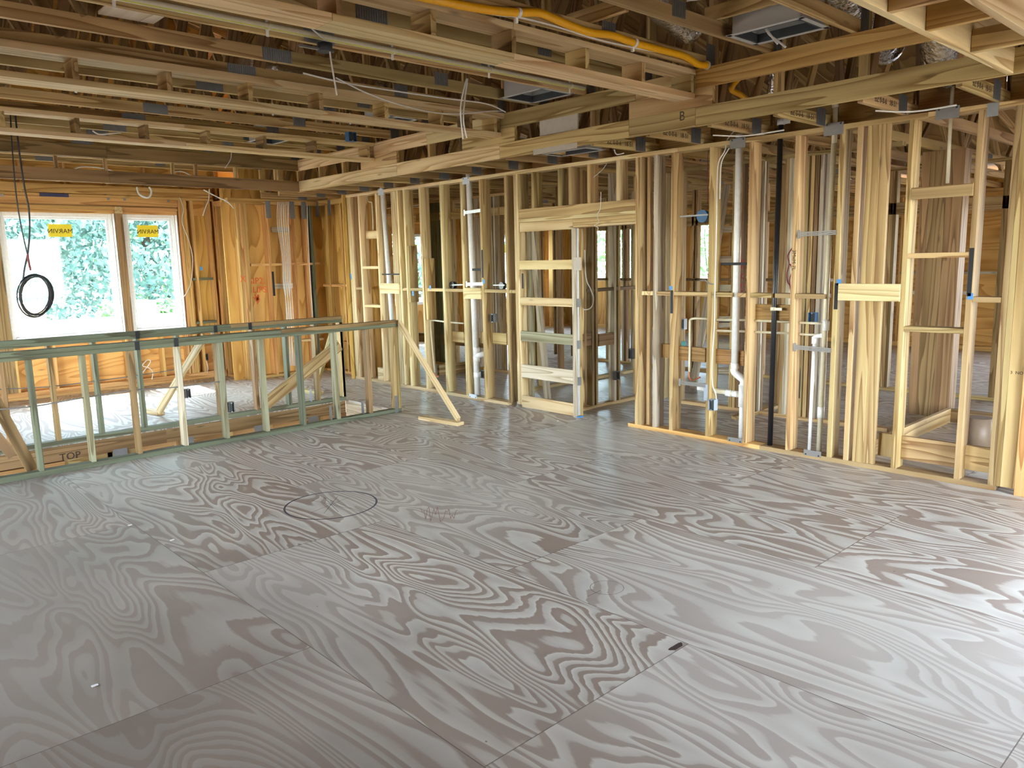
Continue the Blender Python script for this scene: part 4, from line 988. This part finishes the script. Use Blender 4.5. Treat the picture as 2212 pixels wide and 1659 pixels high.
# round ceiling boxes on bars
def roundbox(px, py, r, X, mat, label, bar_to=None):
    c = onX(px, py, X); e = empty('round_box', tuple(c), label, 'electrical box')
    tube('box_body', e, mat, [c+Vector((-0.02, 0, 0)), c+Vector((0.03, 0, 0))], r, 20)
    tube('box_rim', e, mat, [c+Vector((-0.026, 0, 0)), c+Vector((-0.019, 0, 0))], r*1.06, 20)
    if bar_to: bar('hanger_bar', e, GALV, onX(*bar_to[0], X-0.03), onX(*bar_to[1], X-0.03), 0.014, 0.006, (0, 0, 1), bev=0)
roundbox(1519.5, 467, 0.055, XP+0.02, BLUE, 'round blue box on a steel bar in the fourth bay', ((1469, 468), (1530, 463.5)))
roundbox(979, 616, 0.045, XP+0.03, BLACKP, 'dark round box on a bar in the bay left of the second white pipe', ((972, 616), (1001, 615)))
roundbox(1086, 617, 0.04, XP+0.03, BLACKP, 'dark round box on a bar in the bay left of the doorway', ((1065, 616), (1090, 616)))
# electrical boxes
def eb(px, py, mat, label, X=XW+0.03, sz=(0.055, 0.06, 0.10)):
    c = onX(px, py, X); return ebox('outlet_box', tuple(c), sz, mat, label, axis='x')
eb(1067, 687, BOXG, 'grey outlet box at switch height in the bay left of the doorway', X=XW+0.06)
eb(1046, 808, BOXG, 'grey outlet box low in the bay left of the doorway', X=XW+0.06)
eb(1540, 874, BOXL, 'blue grey outlet box low on the stud with two white cables', X=XW-0.0, sz=(0.06, 0.06, 0.10))
c = onY(1331, 811, 5.80); ebox('outlet_box', tuple(c), (0.06, 0.06, 0.10), BOXG, 'grey outlet box low inside the doorway on the partition stud', axis='y')
c = onX(1365, 764, 7.568); ebox('outlet_box', tuple(c), (0.07, 0.06, 0.12), BOXG, 'grey outlet box seen just left of the right door post', axis='x')
c = onX(1476, 700, 7.568); ebox('outlet_box', tuple(c), (0.06, 0.06, 0.12), BOXL, 'blue grey box in the room behind the bay with the copper stub', axis='x')
o = box('green_board', None, GRNB, (7.578, 7.598), (onX(1462, 746, 7.6).y, onX(1482, 746, 7.6).y), (onX(1475, 750, 7.6).z, onX(1475, 737, 7.6).z)); tag(o, 'small teal board piece behind the bay with the copper stub', 'board')
c = onX(1756, 686, 7.568); ebox('outlet_box', tuple(c), (0.07, 0.06, 0.10), BLUE, 'square blue box behind the two water pipes', axis='x')
c = onY(444, 771, YF+0.1); ebox('outlet_box', tuple(c), (0.06, 0.06, 0.10), GALV, 'steel outlet box low on the far window wall', axis='y')
# cables in the right wall
XC = XW-0.012
cab('cable', [onX(1600, 268, XC+0.1), onX(1572, 300, XC+0.05), onX(1566, 325, XC), onX(1552, 352, XC), onX(1549, 400, XC), onX(1548, 470, XC), onX(1546, 560, XC), onX(1544, 640, XC), onX(1543, 700, XC), onX(1538, 780, XC), onX(1539, 830, XC), onX(1546, 850, XC), onX(1547, 862, XC)], 0.005, WIREW, 'white cable stapled down the stud to the blue grey box')
cab('cable', [onX(1575, 320, XC), onX(1559, 350, XC), onX(1556, 390, XC), onX(1555, 430, XC)], 0.005, WIREW, 'short white cable end beside the stapled cable')
cab('cable', [onX(1531, 290, 6.35), onX(1529, 350, 6.35), onX(1529, 440, 6.35)], 0.004, WIRER, 'dark red cable dropping to the round blue box')
cab('cable', [onX(1524, 480, XC), onX(1522, 520, XC), onX(1529, 600, XC)], 0.003, WIREB, 'thin black wire hanging from the round blue box')
cab('cable', [onX(1512, 607, XC), onX(1523, 605, XC), onX(1530, 612, XC), onX(1541, 614, XC)], 0.006, WIREG, 'twisted dark wire end tied across the stud')
cab('cable', [onX(1053, 400, XW+0.15), onX(1056, 500, XW+0.15), onX(1060, 600, XW+0.15), onX(1063, 680, XW+0.15), onX(1062, 740, XW+0.15), onX(1068, 800, XW+0.15), onX(1065, 855, XW+0.15)], 0.006, WIREY, 'yellow cable running down the stud left of the doorway')
cab('cable', [onX(1298, 415, XC), onX(1297, 450, XC), onX(1290, 464, XC), onX(1294, 480, XC), onX(1284, 487, XC), onX(1292, 492, XC), onX(1289, 502, XC)], 0.003, WIREW, 'thin curly white wire hanging over the door header')
cab('cable', [onX(1311, 353, XC+0.05), onX(1300, 368, XC+0.05), onX(1282, 383, XC+0.05)], 0.003, WIREW, 'white wire end poking below the top plate above the doorway')
cab('cable', [onY(1263, 540, 5.78), onY(1266, 600, 5.78), onY(1276, 625, 5.78), onY(1282, 645, 5.78), onY(1277, 664, 5.78), onY(1264, 669, 5.78), onY(1255, 664, 5.78)], 0.006, WIREW, 'looped white cable in the doorway beside the pocket frame')
cab('cable', [onX(1712, 535, 7.592), onX(1702, 552, 7.592), onX(1705, 570, 7.592), onX(1700, 590, 7.592), onX(1702, 610, 7.592), onX(1712, 622, 7.592)], 0.006, WIRER, 'dark red cable loop behind the black pipe')
cab('cable', [onX(1707, 570, 7.592), onX(1711, 585, 7.592), onX(1706, 605, 7.592), onX(1709, 640, 7.592)], 0.006, WIRER, 'dark red cable tail behind the black pipe')
cab('cable', [onX(1716, 640, 6.5), onX(1731, 700, 6.5), onX(1728, 740, 6.5), onX(1723, 780, 6.5), onX(1728, 800, 6.5), onX(1726, 860, 6.5)], 0.006, WIREB, 'black cable hanging behind the stud with the bar bracket')
for k, (a, b) in enumerate((((1380, 330), (1470, 345)), ((1500, 285), (1600, 262)), ((1815, 218), (1960, 190)))):
    cab('cable', [Vector((5.75, onZ(*a, ZC-0.01).y, ZC-0.012)), Vector((5.9, (onZ(*a, ZC).y+onZ(*b, ZC).y)/2, ZC-0.03)), Vector((6.0, onZ(*b, ZC-0.01).y, ZC-0.012))], 0.006, WIREW, 'white cable %s under the ceiling joists beside the right wall' % ['sagging low', 'lying in a bunch', 'stretched at the far right'][k])
# cable bundle in the recess
for k in range(9):
    dx = (k-4)*2.9; s = (k*7 % 5-2)*1.4
    cab('cable', [onY(612+dx, 436, 11.22), onY(612+dx+s*0.5, 480, 11.22), onY(619+dx*0.75, 560, 11.22+0.01*(k % 3)), onY(620+dx*0.7, 610, 11.22), onY(625+dx*0.6-s, 680, 11.22), onY(628+dx*0.8, 790, 11.22)], 0.0048, WIREW, 'white cable in the bundle down the recess wall', group='cables bundled in the recess')
cab('cable', [onY(663, 440, 11.2), onY(668, 560, 11.2), onY(676, 690, 11.2)], 0.006, WIREW, 'single white cable beside the green stud in the recess')
# loops at the window wall
cab('cable', [onY(385, 420, 12.022), onY(396, 450, 12.022), onY(393, 480, 12.022), onY(408, 520, 12.022), onY(416, 560, 12.022), onY(412, 610, 12.022), onY(398, 640, 12.022), onY(378, 655, 12.022)], 0.006, WIREW, 'long white cable curving down beside the narrow window')
cab('cable', [onY(440, 410, 10.012), onY(468, 425, 10.012), onY(490, 435, 10.012), onY(505, 450, 10.012)], 0.007, WIREW, 'white cable end poking out below the far beam')
cab('cable', [onY(452, 408, 10.012), onY(451, 430, 10.012), onY(444, 448, 10.012), onY(438, 466, 10.012)], 0.006, WIREW, 'white cable end hanging straight below the far beam')
cab('cable', [onY(296, 404, 10.012), onY(300, 418, 10.012), onY(313, 426, 10.012), onY(324, 424, 10.012), onY(327, 412, 10.012), onY(322, 404, 10.012)], 0.012, WIREW, 'coiled white cable loop above the windows')
cab('cable', [onY(500, 328, 9.952), onY(498, 345, 9.952), onY(486, 363, 9.952)], 0.006, WIREW, 'short grey cable end in front of the far beam')
cab('cable', [onY(157, 366, 10.012), onY(180, 360, 10.012), onY(225, 364, 10.012), onY(249, 372, 10.012)], 0.006, WIREW, 'white cable arching between the two far beams on the left')
cab('cable', [onY(377, 371, 10.012), onY(395, 371, 10.012), onY(418, 382, 10.012)], 0.006, WIREW, 'white cable arching between the two far beams on the right')
cab('cable', [onY(308, 805, 11.95), onY(325, 782, 11.95), onY(318, 778, 11.95), onY(308, 790, 11.95), onY(322, 795, 11.95), onY(330, 805, 11.95), onY(328, 820, 11.95)], 0.006, WIREW, 'cream cable loop on the window wall behind the knee walls')
cab('cable', [onY(446, 780, 12.0), onY(449, 795, 12.0), onY(447, 806, 12.0)], 0.006, WIREW, 'cream cable dropping from the steel outlet box')
# ceiling cables
YCb = 5.15
cab('cable', [onY(672, 60, 4.6), onY(692, 78, 4.6), onY(712, 95, 4.6), onY(713, 115, 4.6), onY(720, 160, 4.6), onY(728, 206, 4.6)], 0.006, WIREW, 'grey cable dropping from the junction on the long pipe')
cab('cable', [onY(726, 168, 5.2), onY(790, 200, 5.3), onY(860, 225, 5.4), onY(930, 242, 5.5), onY(990, 246, 5.6), onY(1060, 240, 5.65), onY(1085, 240, 5.7)], 0.0055, WIREW, 'slack white cable sagging towards the soffit beam')
cab('cable', [onY(655, 158, 5.25), onY(740, 178, 5.25), onY(850, 196, 5.25), onY(960, 212, 5.25), onY(1050, 224, 5.25), onY(1092, 242, 5.25)], 0.006, WIREW, 'taut grey cable along the truss chord')
cab('cable', [onY(1008, 170, 4.692), onY(997, 215, 4.692), onY(995, 250, 4.692), onY(1000, 300, 4.692)], 0.006, WIREW, 'left of two white cables hanging above the stud wall')
cab('cable', [onY(1010, 170, 4.69), onY(1004, 215, 4.69), onY(1001, 260, 4.6), onY(1008, 298, 4.6)], 0.006, WIREW, 'right of two white cables hanging above the stud wall')
cab('cable', [onX(1636, -4, 4.9), onX(1646, 30, 4.9), onX(1652, 55, 4.9), onX(1668, 80, 4.9), onX(1680, 95, 4.9)], 0.007, WIREW, 'grey twin cable hanging across the upper duct boot')
cab('cable', [onX(1648, 45, 4.9), onX(1660, 72, 4.9), onX(1680, 88, 4.9), onX(1697, 102, 4.9)], 0.007, WIREW, 'second grey cable end across the upper duct boot')
cab('cable', [onZ(1425, 8, 3.3), onZ(1455, 8, 3.3), onZ(1480, 2, 3.3), onZ(1530, -4, 3.3)], 0.006, WIREW, 'white cable lying over the truss chords at the top')
cab('cable', [onY(190, 370-0, 8.9), onY(200, 275, 8.9)], 0.004, WIREW, 'thin cable between the coffers at the left') if False else None
cab('cable', [onY(200, 282, 8.4), onY(215, 290, 8.4), onY(240, 288, 8.4), onY(262, 286, 8.4)], 0.008, WIREW, 'small coil of white cable behind the farthest coffer')

# hanging black coil
YK = 8.05+0.6
ck = empty('cable_coil', tuple(onY(60, 560, YK)), 'black cable coil hanging in front of the large window', 'cable')
tube('hanging_cable', ck, WIREB, smooth_pts([onY(22, 240, YK), onY(27, 330, YK), onY(36, 430, YK), onY(48, 500, YK), onY(59, 548, YK)], 5), 0.006, 8)
tube('hanging_cable', ck, WIREB, smooth_pts([onY(32, 240, YK), onY(42, 330, YK), onY(52, 400, YK), onY(62, 450, YK), onY(64, 500, YK), onY(60, 548, YK), onY(53, 580, YK), onY(50, 605, YK)], 5), 0.008, 8)
tube('red_tie', ck, WIRER, smooth_pts([onY(60, 549, YK-0.01), onY(61, 560, YK-0.01), onY(66, 584, YK-0.01)], 4), 0.009, 8)
for k in range(6):
    pts = []
    ex, ey = 35+((k*5) % 4-1.5)*1.6, 44+((k*3) % 5-2)*1.2
    cx0, cy0 = 77+(k % 3-1)*3.0, 637+(k % 2)*2
    for j in range(25):
        an = j/24*2*math.pi+0.6*k
        pts.append(onY(cx0+ex*math.cos(an), cy0+ey*math.sin(an), YK+0.012*(k-2.5)))
    tube('coil_loop', ck, WIREB, pts, 0.0065, 6)

# ================================================================== CEILING services
def pipe_along(y, z, x0, x1, r, mat, label, strap_px, stripe=None):
    e = empty('sprinkler_pipe', ((x0+x1)/2, y, z), label, 'pipe')
    tube('pipe_run', e, mat, [(x0, y, z), (x1, y, z)], r, 14)
    if stripe: bar('stripe', e, stripe, (x0, y-r*0.55, z-r*0.72), (x1, y-r*0.55, z-r*0.72), 0.004, 0.009, (0, 0.6, 0.8), bev=0)
    for px, py in strap_px:
        x = onY(px, py, y).x
        tube('pipe_clip', e, CPVC, [(x-0.007, y, z), (x+0.007, y, z)], r+0.003, 14)
        box('clip_tab', e, PVC, (x-0.009, x+0.009), (y+r-0.004, y+r), (z-r-0.035, z+r+0.035), bev=0)
    return e
pipe_along(4.70-0.024, ZT+0.042, -2.5, 5.28, 0.021, CPVC, 'cream sprinkler pipe with yellow lettering clipped along a truss chord', [(249, 10), (581, 75), (851, 120), (1060, 172), (1234, 200)], CONDY)
pipe_along(7.07-0.024, ZT+0.042, -2.5, 5.28, 0.021, CPVC, 'grey cream sprinkler pipe along the truss chord behind the middle coffer', [(167, 212), (593, 265), (760, 285)])
# yellow gas tube on the first coffer
yg = 3.475
gp = [(930, -3), (1000, 12), (1060, 22), (1120, 27), (1165, 28), (1200, 42), (1270, 69), (1320, 76), (1370, 93), (1440, 111), (1480, 122), (1508, 139), (1528, 141)]
gt = empty('gas_tube', tuple(onY(1370, 93, yg)), 'bright yellow flexible gas tube clipped along the nearest coffer', 'gas tube')
pts = [onY(px, py, yg-0.012) for px, py in gp]; d = (pts[0]-pts[1]); pts = [pts[0]+d*6, pts[0]+d*3]+pts
tube('tube_run', gt, GASY, smooth_pts(pts, 6), 0.024, 14)
tube('tube_run', gt, GASY, smooth_pts([Vector((5.42, 3.2, 3.06)), onX(1580, 190, 5.7), onX(1600, 205, 5.8), onX(1625, 225, 5.9)], 4), 0.022, 12)
for px, py in ((1119, 27), (1371, 92)):
    c = onY(px, py, yg-0.012); tube('tube_clip', gt, PVC, [c-Vector((0.012, 0, 0)), c+Vector((0.012, 0, 0))], 0.028, 14)
    box('clip_tab', gt, PVC, (c.x-0.012, c.x+0.008), (yg-0.006, yg+0.014), (c.z-0.055, c.z-0.025))
c = onY(1526, 141, yg-0.012); tube('end_collar', gt, CPVC, [c-Vector((0.006, 0, 0)), c+Vector((0.012, 0, 0))], 0.031, 14)
cab('cable', [onY(930, 2, yg), onY(1060, 30, yg), onY(1120, 37, yg), onY(1200, 57, yg), onY(1290, 85, yg), onY(1380, 105, yg), onY(1440, 116, yg)], 0.006, WIREW, 'thin white cable under the yellow gas tube')
# duct boots (open metal boxes with gasket rim)
def boot(cx, cy, cz, lx, ly, h, label):
    e = empty('duct_boot', (cx, cy, cz), label, 'air duct')
    t = 0.004
    def body(bm):
        for s in (-1, 1):
            addbox(bm, (s*lx/2-t, s*lx/2+t), (-ly/2, ly/2), (0, h)); addbox(bm, (-lx/2, lx/2), (s*ly/2-t, s*ly/2+t), (0, h))
        addbox(bm, (-lx/2, lx/2), (-ly/2, ly/2), (h-0.004, h))
    multi('boot_body', e, DUCTM, body, (cx, cy, cz))
    def fl(bm):
        for s in (-1, 1):
            addbox(bm, (s*(lx/2+0.015)-0.018, s*(lx/2+0.015)+0.018), (-ly/2-0.03, ly/2+0.03), (-0.003, 0.0)); addbox(bm, (-lx/2-0.03, lx/2+0.03), (s*(ly/2+0.015)-0.018, s*(ly/2+0.015)+0.018), (-0.003, 0.0))
    multi('flange', e, BRPL, fl, (cx, cy, cz))
    def gk(bm):
        for s in (-1, 1):
            addbox(bm, (s*(lx/2-0.012)-0.008, s*(lx/2-0.012)+0.008), (-ly/2+0.005, ly/2-0.005), (-0.002, 0.05)); addbox(bm, (-lx/2+0.005, lx/2-0.005), (s*(ly/2-0.012)-0.008, s*(ly/2-0.012)+0.008), (-0.002, 0.05))
    multi('gasket', e, DARKG, gk, (cx, cy, cz))
    return e
boot(5.02, 4.97+0.02, ZT-0.0, 0.34, 0.46, 0.16, 'sheet metal duct boot above the middle of the soffit beam')
boot(5.60, 5.08+0.02, ZC-0.0, 0.22, 0.50, 0.16, 'wrapped duct boot hanging between joists just above the stud wall')
b_ = boot(4.86, 2.66, ZT-0.0, 0.30, 0.46, 0.18, 'large sheet metal duct boot high on the upper right')
_c = onZ(262, 42, ZT+0.12); o = box('attic_panel', None, GREY, (_c.x-0.16, _c.x+0.16), (4.78, 5.26), (ZT+0.10, ZT+0.118)); tag(o, 'pale board panel lying across the truss chords at the upper left', 'panel')
boot(4.7, 6.76, ZT-0.0, 0.28, 0.46, 0.16, 'duct boot seen through the middle coffer')
boot(4.3, 8.58, ZT-0.0, 0.28, 0.40, 0.16, 'duct boot seen through the farthest coffer')
o = box('foam_board', None, PAPER, (5.345, 5.36), (yl(1158, 270), yl(1240, 255)), (ZC+0.145, ZT-0.02)); tag(o, 'grey board panel set between the soffit beam courses', 'panel')
o = bar('tape_strip', None, PAPER, (xb(5)-0.002, yl(1148, 335), ZC+0.005), (xb(5)-0.002, yl(1243, 312), ZC+0.005), 0.05, 0.002, (0, 0, 1), bev=0); tag(o, 'strip of printed tape on the lower edge of the soffit beam', 'tape')
# foil ducts
def duct(pts, r, label):
    P = smooth_pts(pts, 14)
    o = tube('foil_duct', None, FOIL, P, lambda t: r*(1+0.07*math.sin(t*len(P)*2.4)+0.05*noise.noise(Vector((t*30, 1, 2)))), 18); return tag(o, label, 'air duct')
duct([(5.0, 2.7, 3.35), (5.3, 2.65, 3.62), (5.9, 2.65, 3.5), (6.5, 2.62, 3.25)], 0.12, 'silver foil duct behind the soffit beam at the upper right')
duct([(5.75, 3.15, 3.7), (5.85, 3.2, 3.3), (5.9, 3.22, 2.85)], 0.07, 'narrow silver foil duct dropping behind the soffit beam')
duct([(5.6, 1.9, 3.2), (6.0, 2.05, 3.05), (6.6, 2.15, 3.0), (7.5, 2.1, 3.2)], 0.14, 'silver foil duct between the beam courses on the far right')
duct([(2.3, 4.98, 3.45), (2.8, 5.0, 3.65), (3.6, 4.95, 3.5), (4.4, 5.0, 3.45), (5.0, 5.0, 3.4)], 0.12, 'long silver foil duct over the trusses in the middle')
duct([(1.9, 3.85, 3.6), (2.6, 3.8, 3.5), (3.4, 3.8, 3.6), (4.6, 3.8, 3.7), (5.6, 3.8, 3.5)], 0.12, 'silver foil duct above the nearest coffer')
duct([(3.2, 6.75, 3.45), (3.9, 6.76, 3.4), (4.6, 6.76, 3.42)], 0.12, 'silver foil duct above the middle coffer')
duct([(6.9, 7.9, 2.95), (7.0, 9.0, 2.95), (7.1, 10.4, 2.95)], 0.12, 'silver duct above the partitions on the right')
# junction hub on the pipe
c = onY(702, 112, 4.62); e = empty('junction_box', tuple(c), 'dark octagonal junction box under the long sprinkler pipe', 'electrical box')
tube('box_body', e, DARKG, [c+Vector((0, 0, 0.0)), c+Vector((0, 0, 0.05))], 0.05, 8); bar('hanger_bar', e, GALV, c+Vector((-0.18, 0, 0.01)), c+Vector((0.06, 0, 0.01)), 0.012, 0.02, (0, 0, 1), bev=0)
c = onY(758, 296, 7.3); ebox('outlet_box', tuple(c), (0.09, 0.07, 0.09), BLUE, 'small blue box under the rear sprinkler pipe', axis='y')

# metal straps at the recess top plates
for k, px in enumerate((578, 630, 655)):
    x = onY(px, 440, 11.29).x; o = box('strap_tie', None, GALV, (x-0.035, x+0.045), (11.293, 11.298), (ZC-0.28, ZC-0.02)); tag(o, 'galvanised strap on the recess top plate, %s from the left' % ORD[k], 'strap', 'straps on the recess plates')
for k, (px, py) in enumerate(((684, 435), (710, 432), (741, 425))):
    y = onX(px, py, 6.395).y; o = box('strap_tie', None, GALV, (6.393, 6.398), (y-0.05, y+0.04), (ZC-0.24, ZC-0.01)); tag(o, 'galvanised strap on the recess side plate, %s from the left' % ORD[k], 'strap', 'straps on the recess side plates')
c = onX(2147, 228, XW-0.003); o = box('strap_tie', None, GALV, (XW-0.005, XW-0.001), (c.y-0.03, c.y+0.04), (ZC-0.09, ZC)); tag(o, 'galvanised strap at the top plate corner on the far right', 'strap')

# blue tape and black marks: small marks on studs (parts of the wall)
def mark(px, py, hz, w, mat, parent=wr, X=XW, name='paint_mark'):
    c = onX(px, py, X-0.0015); o = box(name, parent, mat, (X-0.0018, X-0.0004), (c.y-w/2, c.y+w/2), (c.z-hz/2, c.z+hz/2), bev=0); return o
for px, py, hz in ((1812, 610, 0.05), (1449, 622, 0.035), (1451.0, 662, 0) , (758, 597, 0.08), (892, 634-0, 0.06), (931-2, 621, 0.05), (1045, 608, 0.05), (2096, 640, 0.045)):
    if hz: mark(px, py, hz, 0.036, BLUET, name='blue_tape', X=XW-(0.02 if px == 1812 else 0.001) if False else XW)
for px, py, hz in ((1806, 640, 0.21), (1451, 652, 0.22), (1042, 570, 0.33), (1129, 607, 0.17), (2096, 588, 0.34)):
    mark(px, py, hz, 0.03, BLACK)
c = onX(2085, 545, XW+0.0015); box('paint_mark', wr, BLACK, (XW+0.0, XW+0.0015), (c.y, c.y+0.05), (c.z-0.02, c.z+0.015), bev=0) if False else None
box('paint_mark', wc, BLACK, (onY(589, 620, 11.299).x, onY(589, 620, 11.299).x+0.035), (11.2975, 11.2995), (1.25, 1.62), bev=0)
box('blue_tape', wf, BLUET, (onY(434, 577, YF).x-0.02, onY(434, 577, YF).x+0.02), (YF-0.0015, YF-0.0003), (1.66, 1.72), bev=0)
text('writing', wr, INK, '3  NO.2', (XW+0.001, onX(2200, 806, XW).y, onX(2200, 806, XW).z), (0, -1, 0), (0, 0, 1), 0.03)
text('writing', wr, INK, '3MxM 7L', (XW-0.0012, onX(1715, 562, XW).y, onX(1715, 562, XW).z), (0, 0, -1), (0, -1, 0), 0.045)

# floor drawings and debris
def circle_line(bm, c, r, w=0.006, n=64):
    vs = []
    for k in range(n):
        a = 2*math.pi*k/n; d = Vector((math.cos(a), math.sin(a), 0)); vs.append((bm.verts.new(c+d*(r-w)), bm.verts.new(c+d*(r+w))))
    for k in range(n): bm.faces.new((vs[k][0], vs[k][1], vs[(k+1) % n][1], vs[(k+1) % n][0]))
def fline(bm, a, b, w=0.002):
    a, b = Vector(a), Vector(b); n = (b-a).normalized().cross(Vector((0, 0, 1)))*w
    bm.faces.new([bm.verts.new(p) for p in (a+n, b+n, b-n, a-n)])
PENC = plain('pencil_line', (0.10, 0.10, 0.11), 0.8)
cc = Vector((2.73, 4.88, 0.0008))
def fd(bm):
    circle_line(bm, cc, 0.325, 0.007)
    for k in range(4):
        a = 0.3+k*0.5; fline(bm, cc-Vector((math.cos(a), math.sin(a), 0))*0.2, cc+Vector((math.cos(a), math.sin(a), 0))*0.2, 0.0015)
tag(multi('floor_drawing', None, PENC, fd), 'dark circle with crossing lines drawn on the subfloor', 'drawing')
c1 = onZ(1311, 1269, 0.0008)
tag(multi('floor_drawing', None, PENC, lambda bm: (circle_line(bm, c1, 0.088, 0.0012), fline(bm, c1+Vector((-0.16, 0.0, 0)), c1+Vector((-0.05, 0.0, 0)), 0.0012))), 'small pencil circle drawn on the grain of the subfloor', 'drawing')
def scr(bm):
    P = [onZ(905+k*3.6, 1111+R_.uniform(-17, 17), 0.0008) for k in range(24)]
    vs = [(bm.verts.new(p+Vector((-0.0015, 0.0015, 0))), bm.verts.new(p+Vector((0.0015, -0.0015, 0)))) for p in P]
    for a, b in zip(vs, vs[1:]): bm.faces.new((a[0], a[1], b[1], b[0]))
tag(multi('floor_drawing', None, FADED, scr), 'faint red scribbled writing on the subfloor right of the circle', 'drawing')
def knot(bm):
    c = onZ(1461, 1397, 0.0006); vs = [bm.verts.new(c+Vector((0.045*math.cos(a)*(1+0.2*math.sin(3*a)), 0.02*math.sin(a)*(1+0.3*math.cos(2*a)), 0))) for a in [k*math.pi/8 for k in range(16)]]
    bm.faces.new(vs)
tag(multi('floor_knot', None, INK, knot), 'dark open knot in the plywood beside a panel joint', 'knot')
for (px, py), lb in (((372, 1166), 'small white chip on the floor left of the joint'), ((205, 1480), 'pale wood chip on the floor at the lower left'), ((1205, 909), 'tiny pale chip on the floor before the doorway'), ((281, 1134), 'pale sliver on the left panel joint')):
    c = onZ(px, py, 0.004); o = box('wood_chip', None, TAPEW, (c.x-0.014, c.x+0.012), (c.y-0.006, c.y+0.006), (0.0006, 0.006)); tag(o, lb, 'debris')
o = tube('paper_cap', None, plain('round_metal', (0.5, 0.5, 0.5), .4), [onX(1092, 600, 12.3), onX(1092, 600, 12.3)+Vector((0.05, 0, 0))], 0.18, 20); bpy.data.objects.remove(o)

# ================================================================== OUTSIDE: trees and white parapet
pw = empty('parapet', (3.6, 16, 0), 'white parapet and blocks outside the windows', 'wall')
box('parapet_wall', pw, WHITEW, (-3, 14), (16, 16.4), (-3.2, 0.80)); box('parapet_pier', pw, WHITEW, (2.4, 3.42), (15.7, 16.4), (-3.2, 1.15)); box('parapet_pier', pw, WHITEW, (4.98, 5.28), (15.7, 16.2), (-3.2, 1.10))
def make_tree(cx, cy, h, r, mat, label, n=5200, seed=1, leaf=0.20):
    rr = random.Random(seed); t = empty('tree', (cx, cy, -3.2), label, 'tree', None)
    tube('trunk', t, BARK, smooth_pts([(cx, cy, -3.2), (cx+0.2, cy, -3.2+h*0.3), (cx-0.1, cy+0.1, -3.2+h*0.7)], 4), lambda u: 0.28*(1-0.7*u), 10)
    blobs = [(Vector((cx+rr.gauss(0, r*0.45), cy+rr.gauss(0, r*0.35), -3.2+h*(0.25+0.7*rr.random()))), r*rr.uniform(0.28, 0.5)) for _ in range(26)]
    me = bpy.data.meshes.new('m'); vs, fs = [], []
    for k in range(n):
        c, br = blobs[k % len(blobs)]
        d = Vector((rr.gauss(0, 1), rr.gauss(0, 1), rr.gauss(0, 1))).normalized()
        p = c+d*br*rr.uniform(0.75, 1.05)-Vector((cx, cy, -3.2))
        nrm = (d+Vector((rr.gauss(0, .5), rr.gauss(0, .5), rr.gauss(0, .5)))).normalized(); a = nrm.orthogonal().normalized(); b = nrm.cross(a)
        an = rr.random()*6.28; a, b = a*math.cos(an)+b*math.sin(an), b*math.cos(an)-a*math.sin(an)
        s = leaf*rr.uniform(0.6, 1.3); i0 = len(vs)
        vs += [p-a*s, p-b*s*0.45, p+a*s, p+b*s*0.45]; fs.append((i0, i0+1, i0+2, i0+3))
    me.from_pydata(vs, [], fs); link('crown', me, mat, t, Matrix.Translation((cx, cy, -3.2)))
make_tree(3.2, 27, 13, 5.0, LEAF, 'tall bluish green tree filling the large window', 20000, 1, 0.13)
make_tree(9.2, 28, 13, 5.0, LEAF, 'tall bluish green tree filling the narrow window', 20000, 2, 0.13)
make_tree(-1.5, 29, 13, 4.5, LEAF, 'tall tree at the left of the large window', 14000, 3, 0.13)
make_tree(6.3, 36, 15, 6.5, LEAF, 'wide tree far back between the two window trees', 16000, 12, 0.17)
make_tree(6.9, 22, 3.9, 1.3, LEAF2, 'bright low tree at the lower right of the large window', 4000, 4, 0.12)
make_tree(8.5, 20.6, 4.6, 1.0, LEAF2, 'bright low bush in the lower right of the narrow window', 4000, 5, 0.12)
make_tree(16, 30, 13, 5.5, LEAF2, 'bright tree beyond the small rooms on the right', 7000, 6)
make_tree(24, 33, 13, 6, LEAF, 'tree behind the right hand rooms', 7000, 7)
make_tree(30, 22, 12, 6, LEAF2, 'bright tree outside the outer wall on the right', 7000, 8)
make_tree(33, 10, 12, 5, LEAF, 'tree far outside the outer wall on the right', 5000, 9)
